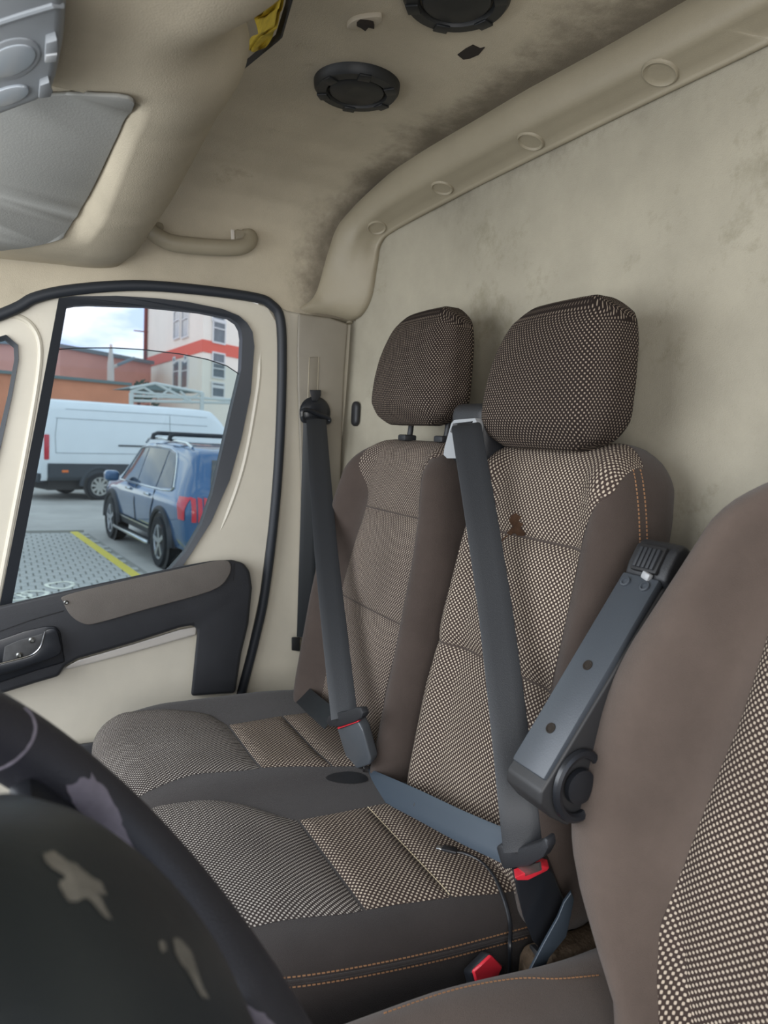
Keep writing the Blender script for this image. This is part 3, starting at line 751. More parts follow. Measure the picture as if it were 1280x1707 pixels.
# ragged tear by the belt
_v, _f = multi([([v.co+W[c] for v in c.data.vertices], [tuple(q.vertices) for q in c.data.polygons]) for c in list(mb.children)+[mb] if 'panel' in c.name or c is mb])
B_MP = BVHTree.FromPolygons(_v, _f)
overlay('tear', B_MP, [(852, 862), (860, 856), (869, 862), (864, 868), (873, 874), (869, 880), (877, 889), (866, 894), (858, 889), (851, 893), (847, 886), (856, 878), (850, 870)], 'foam', mb, .0015, 4, .25)['label'] = 'ragged hole showing brown foam'
for pts in (((846, 893), (836, 902), (824, 912)),):
    tube('pucker', [hit(B_MP, x, y)[0] for x, y in pts], [.0022, .0016, .0006], 'foam', mb, 6)
# head restraints
def headrest(name, Yc, X0, z0, H, hw, Tk, ws, skew, px_posts, m):
    def df(p):
        u, d, v = p; k = v/H; wv = interp([0, .08, .25, .45, .7, .88, 1], ws, k)
        u2 = u*wv+skew*(k-.4); d2 = d+.018*(u/hw)**2*(1-sm(0, Tk, d))-.010*math.sin(k*PI)
        d2 = Tk*.5+(d2-Tk*.5)*interp([0, .2, .6, 1], [.72, 1.0, .95, .72], k)
        return V((X0+d2+.08*v, Yc+u2, z0+v))
    hr = rbox(name, (-hw, 0, 0), (hw, Tk, H), (.048, .038, .052), (30, 14, 26), m, bench, df, None, angle=80)
    _, _, pre = rbox_data((-hw, 0, 0), (hw, Tk, H), (.048, .038, .052), (30, 14, 26))
    l = hr.data.uv_layers.new(name='UVMap')
    for lp in hr.data.loops: q = pre[lp.vertex_index]; l.data[lp.index].uv = (q.x+q.y*(1 if q.x > 0 else -1)*sm(.80*hw, .97*hw, abs(q.x)), q.z-q.y*sm(.80*H, .97*H, q.z))
    for dy in (-.078, .078):
        x = X0+Tk*.80; y = Yc+dy
        tube('post', [(x+.004, y, z0+.07), (x, y, z0-.01), (x-.012, y, z0-.09)], .0065, 'black_plastic', hr, 10)
        abox('post_sleeve', (x-.024, y-.017, z0-.034), (x+.008, y+.017, z0-.020), 'black_plastic', hr, .004)
    return hr
h1 = headrest('outer_headrest', 1.364, .735, 1.935, .244, .159, .112, [.72, .93, 1.0, .98, .90, .78, .60], -.022, None, 'dot_headrest')
h2 = headrest('middle_headrest', .915, .722, 1.898, .236, .151, .112, [.74, .94, 1.0, .99, .92, .82, .62], -.018, None, 'dot_headrest')
# seat cushion
def cdef(p):
    x, y, z = p; f = sm(1.12, 1.24, z)
    front = sm(.34, .16, x)
    z2 = z-.022*front*f-.010*sm(.55, .74, x)*f
    # outline narrows to the door at the front, valley ridge between the two places
    z2 += f*(.006*math.exp(-((y-1.235)/.05)**2)-.004)
    x2 = x+.02*sm(1.45, 1.72, y)*sm(.5, .16, x)
    return V((x2, y, z2))
cush = rbox('cushion', (.165, .742, 1.06), (.80, 1.735, 1.262), (.075, .075, .055), (44, 60, 12), 'grey_fabric', bench, cdef, angle=80)
B_CU = bvh_of(cush)
def cush_ray(w, Y):
    """w = path length from the rear (x=.76) forward over the nose"""
    if w <= .50: return V((.76-w, Y, 1.6)), V((0, 0, -1))
    a = min((w-.50)/.22, 1)*PI/2; d = V((math.sin(a), 0, -math.cos(a)))
    return V((.26, Y, 1.16))-d*.44, d
def cpatch(name, w0, w1, ws, Ls, Rs, nu, nv, m, puff=.009, pw=7):
    def ro(s, t):
        w_ = w0+(w1-w0)*t; L, R_ = pch(ws, Ls, w_), pch(ws, Rs, w_); return cush_ray(w_, L+(R_-L)*s)
    return patch(name, m, cush, B_CU, ro, nu, nv, .0006, puff, pw)
wS1, wS2 = .76-.437, .76-.565
ow = [.02, .10, wS2, wS1, wS1+.025, .46, .55, .60, .70]; oLc = [1.52, 1.515, 1.508, 1.50, 1.575, 1.655, 1.705, 1.705, 1.68]; oRc = [1.20, 1.205, 1.222, 1.268, 1.27, 1.295, 1.285, 1.28, 1.30]
cpatch('outer_rear_panel', .03, wS2-.002, ow, oLc, oRc, 26, 16, 'dot_fabric', .007)
cpatch('outer_middle_panel', wS2+.002, wS1-.002, ow, oLc, oRc, 26, 16, 'dot_fabric', .007)
cpatch('outer_front_panel', wS1+.003, .74, ow, oLc, oRc, 34, 40, 'dot_fabric_front', .010)
mw = [.02, .10, wS2, wS1, wS1+.02, .40, .47, .55, .60, .70]; mLc = [1.07, 1.07, 1.066, 1.07, 1.09, 1.16, 1.20, 1.22, 1.22, 1.20]; mRc = [.785, .785, .797, .818, .82, .835, .85, .858, .86, .88]
cpatch('middle_rear_panel', .03, wS2-.002, mw, mLc, mRc, 26, 16, 'dot_fabric', .007)
cpatch('middle_middle_panel', wS2+.002, wS1-.002, mw, mLc, mRc, 26, 16, 'dot_fabric', .007)
cpatch('middle_front_panel', wS1+.003, .74, mw, mLc, mRc, 34, 40, 'dot_fabric_front', .010)
for Y0, Y1 in ((1.065, .80),):
    stitches('seam_thread', [cast(B_CU, (.565, Y0+(Y1-Y0)*i/12, 1.6), (0, 0, -1))[0]+V((0, 0, .001)) for i in range(13)], 'pale_thread', cush, .0009, 46)
for dy in (0, 17):
    pts = [hit(B_CU, x, y+dy) for x, y in ((462, 1632), (540, 1622), (640, 1604), (740, 1582), (840, 1556), (880, 1545))]
    stitches('stitching', crom([p+nn*.0006 for p, nn in pts], 60), 'thread', cush, .0010, 60)
pts = [hit(B_CU, x, y+9)[0] for x, y in ((462, 1632), (540, 1622), (640, 1604), (740, 1582), (840, 1556), (880, 1545))]
tube('piping', crom(pts, 50), .0028, 'grey_fabric', cush, 8)
# dark slot where the buckle stalk comes through
overlay('buckle_slot', B_CU, [(543, 1298), (556, 1290), (585, 1287), (606, 1292), (612, 1302), (590, 1307), (560, 1305)], 'shell_black', cush, .0012, 4)
rbox('seat_pedestal', (.22, .80, .75), (.78, 1.66, 1.075), .02, (4, 4, 4), 'shell_black', bench)

# shoulder guide of the middle belt
guide = empty('belt_guide', (.76, 1.10, 1.865), 'black belt guide with grey bezel between the two headrests', 'belt guide')
rbox('housing', (.742, 1.045, 1.865), (.83, 1.155, 1.975), (.018, .018, .022), (8, 10, 14), 'black_plastic', guide)
GX = .728
bez_o = [(739, 758), (741, 745), (752, 706), (757, 700), (792, 697), (794, 702), (791, 730), (790, 764), (745, 764)]
bez_i = [(750, 720), (755, 706), (788, 702), (786, 712), (775, 716), (762, 723), (754, 722)]
plate('bezel', [at(x, y, X=GX) for x, y in bez_o], [[at(x, y, X=GX) for x, y in bez_i]], (.016, 0, 0), 'bezel_grey', guide)
prism('throat', [at(x, y, X=GX+.010) for x, y in bez_i], [at(x, y, X=GX+.010)+V((.006, 0, 0)) for x, y in bez_i], 'shell_black', guide, 0)

# ------------------------------------------------------------------ belts
# outer belt
b1 = empty('seat_belt', side(525, 690), 'dark seat belt hanging from the pillar to the outer buckle', 'seat belt', 'seat belts on the bench')
dr = side(524, 690, -.055)
lathe('anchor_cover', [(.001, .017), (.022, .016), (.036, .012), (.043, .006), (.045, 0)], side(525, 688, -.024), (0, -1, 0), 'satin_black', b1, 28)
tube('loop_ring', crom([side(x, y, -.058) for x, y in ((503, 694), (504, 685), (515, 684), (532, 691), (547, 697), (548, 703), (540, 704), (520, 698), (507, 702), (503, 694))], 40), .006, 'satin_black', b1, 8, True)
top1 = side(527, 698, -.062); end1 = at(574, 1196, X=.594)
mid = [top1, top1.lerp(end1, .25)+V((-.004, 0, .0)), top1.lerp(end1, .5)+V((-.006, 0, -.002)), top1.lerp(end1, .75)+V((-.004, 0, -.001)), end1]
wd0 = (RT*1.0+UP*-.25+FW*.15); wd1 = (RT*1.0+UP*.22-FW*.1)
ribbon('shoulder_webbing', crom(mid, 50), [wd0, wd0.lerp(wd1, .4), wd1], .054, .0016, 'belt', b1)
dn0 = side(520, 699, -.05); dn1 = side(508, 1062, -.035)
ribbon('return_webbing', crom([dn0, dn0.lerp(dn1, .5), dn1], 20), [RT, RT], .046, .0016, 'belt_dark', b1)
tg0 = at(553, 1203, X=.622); tg1 = at(600, 1190, X=.628)
tdir = (tg1-tg0).normalized(); tmid = (tg0+tg1)/2
tongue_px = [(543, 1204), (546, 1194), (556, 1189), (575, 1186), (592, 1180), (601, 1180), (605, 1189), (602, 1197), (590, 1204), (565, 1212), (549, 1212)]
prism('tongue', [at(x, y, X=.584) for x, y in tongue_px], [at(x, y, X=.584)+V((.014, .0, .002)) for x, y in tongue_px], 'black_plastic', b1, .003)
lq = [hit(B_CU, 492, 1156)[0]+V((.03, .05, -.03)), hit(B_CU, 500, 1158)[0]+V((-.004, 0, .008)), at(526, 1178, X=.615), at(552, 1200, X=.598)]
ribbon('lap_webbing', crom(lq, 30), [UP*.8+RT*.7, UP*.8+RT*.7], .046, .0016, 'belt_dark', b1)
bk1 = empty('belt_buckle', at(600, 1290, X=.655), 'black buckle latched to the outer belt on its short stalk', 'buckle', 'belt buckles')
bpx = [(561, 1214), (596, 1202), (604, 1218), (618, 1268), (616, 1276), (590, 1285), (582, 1282)]
bf = [at(x, y, X=.590+.00028*(y-1205)) for x, y in bpx]
prism('case', bf, [p+V((.022, .012, .006)) for p in bf], 'buckle_grey', bk1, .005, 3)
rp = [(562, 1213), (596, 1201), (597, 1204), (563, 1216)]
prism('release_button', [at(x, y, X=.588) for x, y in rp], [at(x, y, X=.588)+V((.02, .01, .006)) for x, y in rp], 'red_button', bk1, .001, 1)
q0 = at(600, 1279, X=.643)
for dx in (-6, 7):
    tube('stalk_wire', [at(600+dx, 1280, X=.614), at(602+dx*.4, 1291, X=.622), at(603+dx*.3, 1298, X=.628)], .0022, 'chrome', bk1, 8)
box('stalk', at(603, 1291, X=.622), at(604, 1312, X=.64), RT, .018, .008, 'black_plastic', bk1, .002)

# middle belt
b2 = empty('seat_belt', at(790, 760, X=.70), 'grey seat belt crossing the middle backrest from the shoulder guide', 'seat belt', 'seat belts on the bench')
s0 = at(779, 706, X=.722); s1 = at(779, 722, X=.705); e2 = at(872, 1420, X=.606)
pts = [s0, s1]
for (x, y) in ((800, 850), (823, 1000), (838, 1120), (851, 1230), (863, 1340)):
    h, nn = hit(B_MB, x, y); q = s1.lerp(e2, (y-722)/(1420-722)); pts.append(CAM+(h-CAM)*min(1, ((q-CAM).length/(h-CAM).length))-(h-CAM).normalized()*.018)
pts.append(e2)
wa = RT*1.0+UP*.15; wb = RT*1.0+UP*.22-FW*.1
ribbon('shoulder_webbing', crom(pts, 70), [wa, wb], lambda t: .034+.018*sm(0, .12, t), .0016, 'belt', b2)
tp2 = [(826, 1412), (834, 1408), (846, 1420), (900, 1404), (906, 1397), (911, 1400), (913, 1415), (905, 1430), (880, 1445), (842, 1450), (836, 1447)]
prism('tongue', [at(x, y, X=.600) for x, y in tp2], [at(x, y, X=.600)+V((.016, .002, .004)) for x, y in tp2], 'black_plastic', b2, .004)
prism('tongue_blade', [at(x, y, X=.604) for x, y in ((862, 1446), (898, 1438), (900, 1452), (866, 1464))], [at(x, y, X=.604)+V((.003, 0, .001)) for x, y in ((862, 1446), (898, 1438), (900, 1452), (866, 1464))], 'steel', b2, 0)
lp = [at(598, 1296, X=.630), at(622, 1306, X=.618), at(690, 1338, X=.608), at(765, 1376, X=.606), at(842, 1411, X=.610)]
ribbon('lap_webbing', crom(lp, 50), [UP*.8+RT*.35, UP*.85+RT*.4, UP*.9+RT*.4], lambda t: .030+.014*sm(0, .15, t), .0018, 'belt_sky_blue', b2)
p = at(697, 1343, X=.613); lathe('stop_button', [(.008, 0), (.008, .003), (.0055, .005), (0, .0045)], p, -ray(697, 1343), 'belt_dark', b2, 20)
bk2 = empty('belt_buckle', (.62, .69, 1.10), 'black buckle with red top beside the near edge of the bench cushion', 'buckle', 'belt buckles')
c0 = [(857, 1468), (862, 1462), (912, 1447), (922, 1456), (940, 1500), (944, 1560), (905, 1590), (888, 1570), (872, 1530)]
cfr = [at(x, y, Y=.695) for x, y in c0]
prism('case', cfr, [p+V((.022, .040, .004)) for p in cfr], 'satin_black', bk2, .004, 2)
rpx = [(858, 1463), (905, 1443), (916, 1446), (912, 1452), (880, 1468), (862, 1468)]
prism('release_button', [at(x, y, Y=.690) for x, y in rpx], [at(x, y, Y=.690)+V((.01, .016, .0)) for x, y in rpx], 'red_button', bk2, .001, 1)
box('stalk', at(908, 1580, Y=.712), (.63, .715, 1.06), (1, 0, 0), .04, .02, 'shell_black', bk2, .002)
bk3 = empty('belt_buckle', at(815, 1640, Y=.70), 'red topped buckle half hidden beyond the driver cushion edge', 'buckle', 'belt buckles')
c3 = [(785, 1622), (818, 1588), (842, 1612), (850, 1660), (800, 1680)]
prism('case', [at(x, y, Y=.703) for x, y in c3], [at(x, y, Y=.703)+V((.0, .02, -.01)) for x, y in c3], 'satin_black', bk3, .004, 2)
c3 = [(789, 1620), (819, 1592), (839, 1612), (826, 1640), (795, 1640)]
prism('release_button', [at(x, y, Y=.700) for x, y in c3], [at(x, y, Y=.700)+V((.0, .006, -.002)) for x, y in c3], 'red_button', bk3, .002, 1)

# usb cable lying on the cushion
cab = empty('usb_cable', hit(B_CU, 742, 1425)[0], 'thin black cable with metal plug lying on the near cushion', 'cable')
cp = []
for i, (x, y, o) in enumerate(((757, 1427, .006), (775, 1431, .007), (800, 1443, .006), (822, 1466, .005), (838, 1500, .004), (847, 1540, .005))):
    h, nn = hit(B_CU, x, y); cp.append(h+nn*o)
for (x, y) in ((850, 1575), (850, 1612), (846, 1650)): cp.append(at(x, y, Y=.722))
tube('cord', crom(cp, 60), .0031, 'cable_black', cab, 8)
pa = hit(B_CU, 757, 1427)[0]+V((0, 0, .007)); pb = hit(B_CU, 741, 1423)[0]+V((0, 0, .007)); dd = (pb-pa).normalized()
box('plug', pa-dd*.004, pa+dd*.020, V((0, 0, 1)).cross(dd), .014, .009, 'cable_black', cab, .002)
box('plug_tip', pa+dd*.020, pa+dd*.029, V((0, 0, 1)).cross(dd), .010, .0045, 'usb_metal', cab, .001)

# ================================================================== DRIVER SEAT
ds = empty('driver_seat', (.35, .385, .75), 'brown driver seat with dotted centre filling the lower right', 'seat')
dz = [1.18, 1.28, 1.32, 1.36, 1.40, 1.45, 1.50, 1.57, 1.66, 1.77, 1.85, 1.90]; dh = [.100, .135, .18, .222, .252, .270, .271, .258, .224, .168, .128, .10]
db = back_body('backrest', ds, .652, .408, 1.18, .74, .13, dz, dh, .075, m='dark_fabric', n=(44, 10, 48), edge=(.38, .72), r=.06)
B_DB = bvh_of(db)
dZ = [1.20, 1.28, 1.33, 1.38, 1.54, 1.62, 1.74, 1.85]; dL = [.470, .482, .505, .520, .500, .486, .476, .468]; dR = [.33, .32, .30, .28, .30, .32, .34, .35]
back_patch('centre_panel', db, B_DB, dZ, dL, dR, 1.20, 1.85, 34, 60, 'dot_fabric', puff=.012)
def ddef(p):
    x, y, z = p; f = sm(1.10, 1.26, z)
    return V((x, y, z-.024*sm(.42, .68, x)*f-.02*sm(.25, .0, x)*f+.008*f*sm(.18, .26, abs(y-.385))))
dcush = rbox('cushion', (.02, .095, 1.02), (.80, .675, 1.266), (.08, .065, .06), (40, 36, 12), 'dark_fabric', ds, ddef, angle=80)
B_DC = bvh_of(dcush)
pts = [hit(B_DC, x, y) for x, y in ((640, 1690), (760, 1650), (860, 1632), (930, 1632), (1000, 1626))]
stitches('stitching', crom([p+nn*.0006 for p, nn in pts], 50), 'thread', dcush, .0010, 50)
rbox('seat_pedestal', (.10, .12, .75), (.68, .62, 1.04), .02, (4, 4, 4), 'shell_black', ds)
# folded-up armrest
ar = empty('armrest', (.0, .0, .0), local=True); ar.parent = ds; ar.location = (-.35, -.36, -.75)
bpy.data.objects.remove(ar); 
ao = [(.572, 1.520), (.556, 1.500), (.556, 1.484), (.575, 1.464), (.602, 1.448), (.625, 1.456), (.650, 1.50), (.780, 1.685), (.782, 1.70), (.737, 1.735), (.730, 1.732)]
arm = prism('armrest', [(x, .618, z) for x, z in ao], [(x, .684, z) for x, z in ao], 'arm_side', ds, .006, 3, label='folded up armrest with grey plastic face')
fa = V((.5685, .651, 1.5075)); fb = V((.7325, .651, 1.7385)); fn = V((-.815, 0, .579))
box('face_plate', fa+fn*.004, fb+fn*.004, (0, 1, 0), .060, .012, 'arm_grey', arm, .003)
for t in (.20, .52):
    p = fa.lerp(fb, t)+fn*.010; lathe('screw_recess', [(.0068, 0), (.0068, .0012), (.0055, .0014), (.0045, -.001+.001), (0, .0004)], p, fn, 'hole_dark', arm, 18)
for dy in (-.016, .016):
    p = fa.lerp(fb, .95)+fn*.010+V((0, dy, 0)); lathe('screw', [(.007, 0), (.007, .003), (.0045, .0035), (.004, .001), (0, .001)], p, fn, 'arm_grey', arm, 18)
co = [(.726, 1.742), (.731, 1.758), (.744, 1.781), (.758, 1.789), (.780, 1.776), (.788, 1.745), (.780, 1.712), (.764, 1.702)]
cap = prism('end_cap', [(x, .614, z) for x, z in co], [(x, .682, z) for x, z in co], 'black_plastic', arm, .006, 3)
ga = V((.7275, .648, 1.748)); gb = V((.7455, .648, 1.781)); gn = V((-.878, 0, .478))
box('release_recess', ga+gn*.002, gb+gn*.002, (0, 1, 0), .042, .008, 'shell_black', arm, .002)
for k in range(5):
    y = .634+.007*k; box('release_grip', V((ga.x+.002, y, ga.z+.003))+gn*.007, V((gb.x-.003, y, gb.z-.005))+gn*.007, (0, 1, 0), .005, .006, 'suv_cladding', arm, .001)
box('release_pin', fa.lerp(fb, .985)+fn*.010+V((0, -.010, 0)), ga+gn*.005+V((0, -.010, 0)), (0, 1, 0), .013, .008, 'bezel_grey', arm, .002)
tube('pivot_ring', [V((.610+.034*math.cos(a), .613, 1.500+.040*math.sin(a))) for a in [2*PI*i/32 for i in range(32)]], .006, 'satin_black', arm, 8, True)
lathe('pivot_cap', [(.022, 0), (.021, .006), (.012, .009), (0, .009)], (.610, .614, 1.500), (0, -1, 0), 'satin_black', arm, 24)
# grey strap and carpeted tunnel between the seats
sp0 = at(950, 1490, Y=.645); sp1 = at(930, 1545, Y=.655); sp2 = at(890, 1625, Y=.675)
sx = [(952, 1488), (957, 1500), (951, 1530), (944, 1562), (915, 1598), (898, 1640), (872, 1640), (905, 1575), (930, 1530), (940, 1505)]
prism('seat_strap', [at(x, y, Y=.668) for x, y in sx], [at(x, y, Y=.668)+V((.004, .006, 0)) for x, y in sx], 'belt_sky_blue', None, .001, 1, label='grey blue plastic strap between driver seat and bench', cat='strap')
def tun(p):
    return p+V((0, 0, .006*noise.noise(p*40)))
rbox('carpeted_tunnel', (.635, .682, .75), (.80, .736, 1.208), .02, (24, 10, 24), 'carpet', None, tun, label='fuzzy brown carpeted hump between the seats', cat='carpet hump')

# ================================================================== STEERING WHEEL
WC = V((.039, .327, 1.642)); WA = .722; WY = -.079; WN = V((math.cos(WA)*math.cos(WY), math.cos(WA)*math.sin(WY), math.sin(WA)))
WE1 = V((0, 0, 1)).cross(WN).normalized(); WE2 = WN.cross(WE1)
wheel = empty('steering_wheel', WC-WN*.1, 'black leather steering wheel with worn rim at the lower left', 'steering wheel')
def wp(a, r, h=0): return WC+WE1*(r*math.cos(a))+WE2*(r*math.sin(a))+WN*h
RR = .180
rim = tube('rim', [wp(2*PI*i/128, RR) for i in range(128)], .0225, 'wheel_leather', wheel, 20, True)
hubv = [(.0, .040), (.03, .039), (.06, .035), (.085, .026), (.102, .015), (.110, .004), (.112, -.008), (.105, -.03), (.06, -.06), (0, -.06)]
hub = lathe('airbag_cover', hubv, WC, WN, 'airbag_cover', wheel, 64)
for a in (PI*.06, PI*.94, PI*1.35, PI*1.65):
    box('spoke', wp(a, .085, -.012), wp(a, RR-.005, -.010), WN.cross(wp(a, 1)-WC), .050, .018, 'satin_black', wheel, .006)
tube('column', [WC-WN*.05, WC-WN*.22+V((-.02, 0, -.05)), V((-.25, .35, 1.25))], .045, 'shell_black', wheel, 16)
B_RIM, B_HUB = bvh_of(rim), bvh_of(hub)
overlay('worn_patch', B_RIM, [(112, 1318), (140, 1296), (165, 1305), (195, 1350), (212, 1392), (240, 1440), (225, 1442), (190, 1405), (150, 1370)], 'worn_leather', rim, rag=.25)
overlay('worn_patch', B_RIM, [(232, 1440), (262, 1462), (300, 1530), (335, 1585), (368, 1630), (350, 1625), (310, 1575), (268, 1508)], 'worn_leather', rim, rag=.3)
overlay('worn_patch', B_RIM, [(398, 1672), (420, 1680), (452, 1702), (470, 1735), (430, 1740), (408, 1715)], 'worn_leather', rim, rag=.25)
tube('rim_seam', crom([hit(B_RIM, x, y)[0] for x, y in ((-5, 1283), (22, 1270), (48, 1244), (59, 1215), (52, 1192), (40, 1180))], 30), .0011, 'worn_leather', rim, 6)
overlay('scratch', B_HUB, [(72, 1428), (88, 1419), (104, 1432), (128, 1444), (150, 1462), (168, 1472), (176, 1494), (164, 1490), (178, 1520), (184, 1532), (172, 1528), (146, 1500), (120, 1506), (104, 1490), (98, 1472), (108, 1462), (84, 1446)], 'scratch', hub, .0004, 4, .15)
overlay('scratch', B_HUB, [(288, 1570), (298, 1566), (318, 1590), (334, 1640), (346, 1664), (334, 1660), (312, 1620), (296, 1600)], 'scratch', hub, .0004, 4, .2)
overlay('scratch', B_HUB, [(264, 1572), (272, 1570), (276, 1584), (268, 1588)], 'scratch', hub, .0004, 4, .1)

# ================================================================== OUTDOORS
ground = mk('ground', [(-70, -40, 0), (90, -40, 0), (90, 130, 0), (-70, 130, 0), (-70, -40, -.2), (90, -40, -.2), (90, 130, -.2), (-70, 130, -.2)],
            [(0, 1, 2, 3), (7, 6, 5, 4), (0, 4, 5, 1), (1, 5, 6, 2), (2, 6, 7, 3), (3, 7, 4, 0)], 'asphalt', angle=0, kind='structure', label='grey asphalt parking ground outside', cat='ground')
bedz = .006
pave = mk('paving', [(-4, 6.5, .001), (1.98, 6.5, .001), (1.30, 13.55, .001), (-4, 13.55, .001), (-4, 6.5, bedz), (1.98, 6.5, bedz), (1.30, 13.55, bedz), (-4, 13.55, bedz)],
          [(3, 2, 1, 0), (4, 5, 6, 7), (0, 1, 5, 4), (1, 2, 6, 5), (2, 3, 7, 6), (3, 0, 4, 7)], 'paver_joint', angle=0, kind='structure', label='grey block paving of the parking bay outside', cat='paving')
PWX, PWY = .15, .19
bm = bmesh.new(); obox(bm, (0, 0, 0), (0, 0, .022), (1, 0, 0), PWX-.016, PWY-.018); bevel(bm, .004, 1)
bmesh.ops.recalc_face_normals(bm, faces=bm.faces[:])
pm = bpy.data.meshes.new('paver'); bm.to_mesh(pm); bm.free(); pm.materials.append(MAT['paver'])
cells = []
for j in range(int(7.0/PWY)):
    y = 6.6+j*PWY+PWY/2
    for i in range(40):
        x = -3.8+i*PWX+(PWX/2 if j % 2 else 0)
        if x+.08 < 1.97-(y-6.5)*.0965: cells.append((x, y))
def inwin(c):
    d = V((c[0], c[1], 0))-CAM; z = d.dot(FW); px = CX+F*d.dot(RT)/z; py = CY-F*d.dot(UP)/z; return 10 < px < 270 and 880 < py < 1010
vis_c = sorted([c for c in cells if inwin(c)], key=lambda c: c[1])
near = set(vis_c[:300]); o_p = W[pave]
for c in vis_c[:300]:
    o = bpy.data.objects.new('paver', pm); COL.objects.link(o); o.parent = pave; o.location = V((c[0], c[1], .003+random.uniform(-.0015, .0015)))-o_p
rest = [c for c in cells if c not in near]; parts = []
for c in rest:
    a, b = (PWX-.016)/2, (PWY-.018)/2; z = .025
    parts.append(([V((c[0]+sx*a, c[1]+sy*b, zz)) for zz in (.003, z) for sx, sy in ((-1, -1), (1, -1), (1, 1), (-1, 1))], [(4, 5, 6, 7), (0, 1, 5, 4), (1, 2, 6, 5), (2, 3, 7, 6), (3, 0, 4, 7)]))
vs, fs = multi(parts); mk('pavers_beyond', vs, fs, 'paver', pave, angle=0, kind='stuff')
def strip(name, a, b, w_, z0, z1, m, **k):
    bm = bmesh.new(); a, b = V(a), V(b); obox(bm, (a.x, a.y, (z0+z1)/2), (b.x, b.y, (z0+z1)/2), V((0, 0, 1)).cross(b-a), w_, z1-z0)
    return from_bm(name, bm, m, None, 40, **k)
la = at(123, 886, Z=.03); lb = at(228, 960, Z=.03); ld = (lb-la)
strip('painted_line', la, la+ld*1.9, .13, .026, .029, 'yellow_paint', label='yellow painted bay line on the paving', cat='road marking')
strip('kerb', (-6, 13.62, 0), (1.25, 13.62, 0), .12, .0, .05, 'kerb', label='pale flat kerb edging the block paving', cat='kerb')
# worn painted signs on the paving
for k, (x, y, rx, ry) in enumerate(((100, 975, .13, .16), (75, 978, .10, .15), (55, 990, .13, .15), (34, 978, .09, .14), (28, 994, .12, .14))):
    if k in (1, 3): continue
    c = at(x, y, Z=.028); n = 28; arc = 2*PI if k in (0, 2) else 4.6
    vs = []; fs = []
    for i in range(n+1):
        a = i/n*arc+k
        for r_ in (1.0, .72): vs.append((c.x+rx*1.3*r_*math.cos(a), c.y+ry*1.3*r_*math.sin(a)+.03*math.sin(2.3*a), .027))
    for i in range(n): fs.append((2*i, 2*i+1, 2*i+3, 2*i+2))
    nv = len(vs); vs += [(x_, y_, .0295) for x_, y_, _ in vs]; fs += [tuple(q+nv for q in f_) for f_ in fs]
    mk('ground_marking', vs, fs, 'white_paint', None, angle=0, label=['closed ring of worn pale paint, farthest right on the paving', 'open curve of pale paint next to the rightmost ring', 'closed ring of worn pale paint nearest the door lining', 'open curve of pale paint, far left in the back', 'open curve of pale paint in the window corner'][k], cat='road marking', group='worn paint marks on the paving')

def wheel_thing(parent, loc, R_, wid, sgn, rimm, hubm, spokes):
    """sgn: outward direction along local y"""
    ax = V((0, sgn, 0)); loc = V(loc)
    ty = lathe('tyre', [(R_*.66, -wid/2), (R_*.90, -wid/2), (R_*.99, -wid*.36), (R_, 0), (R_*.99, wid*.36), (R_*.92, wid*.5), (R_*.68, wid*.47), (R_*.66, wid*.3)], loc, ax, 'tyre', parent, 36)
    lathe('wheel_well', [(R_*.68, wid*.25), (R_*.5, wid*.05), (0, wid*.05)], loc, ax, 'shade_dark', ty, 28)
    parts = []
    for k in range(spokes):
        a = 2*PI*k/spokes+.2; d = V((math.cos(a), 0, math.sin(a))); t = V((-math.sin(a), 0, math.cos(a)))
        b = bmesh.new(); obox(b, loc+ax*wid*.36+d*R_*.08, loc+ax*wid*.40+d*R_*.66, t, R_*.18, wid*.12); b.verts.index_update()
        b.verts.ensure_lookup_table(); parts.append(([v.co.copy() for v in b.verts], [[v.index for v in f.verts] for f in b.faces])); b.free()
    parts.append(lathe_data([(R_*.70, wid*.30), (R_*.68, wid*.44), (R_*.60, wid*.42), (R_*.58, wid*.3)], loc, ax, 36))
    parts.append(lathe_data([(R_*.14, wid*.3), (R_*.13, wid*.43), (0, wid*.44)], loc, ax, 18))
    vs, fs = multi(parts); mk('rim', vs, fs, rimm, ty, angle=35)
def loft_body(name, st, ring, m, parent, sub=2):
    """st rows interpolated smoothly along x; ring(row)-> list of (y,z)"""
    rows = []
    n = len(st)
    for i in range(n-1):
        for k in range(4):
            t = k/4; a = st[max(i-1, 0)]; b = st[i]; c = st[i+1]; d = st[min(i+2, n-1)]
            rows.append([.5*((2*b[j])+(c[j]-a[j])*t+(2*a[j]-5*b[j]+4*c[j]-d[j])*t*t+(3*b[j]-a[j]-3*c[j]+d[j])*t**3) for j in range(len(b))])
    rows.append(list(st[-1])); vs = []; fs = []; N = None
    for r_ in rows:
        pts = ring(r_); N = len(pts)
        for y, z in pts: vs.append(V((r_[0], y, z)))
    for i in range(len(rows)-1):
        for k in range(N): fs.append((i*N+k, i*N+(k+1) % N, (i+1)*N+(k+1) % N, (i+1)*N+k))
    fs.append(tuple(range(N))); fs.append(tuple((len(rows)-1)*N+k for k in range(N))[::-1])
    return mk(name, vs, fs, m, parent, angle=50)
def quadpatch(name, b, corners, dirv, m, parent, off=.006, n=8, plane='side'):
    """corners (a,z) x4 -> grid cast along dirv"""
    d = V(dirv)
    def f_(s, t):
        c00, c10, c11, c01 = corners; a = (c00[0]*(1-s)+c10[0]*s)*(1-t)+(c01[0]*(1-s)+c11[0]*s)*t; z = (c00[1]*(1-s)+c10[1]*s)*(1-t)+(c01[1]*(1-s)+c11[1]*s)*t
        o = V((a, 0, z)) if plane == 'side' else V((0, a, z))
        h = b.ray_cast(o-d*6, d)
        p = h[0] if h[0] is not None else o-d*.9
        return p-d*off
    return grid(name, f_, n, n, m, parent, angle=60)
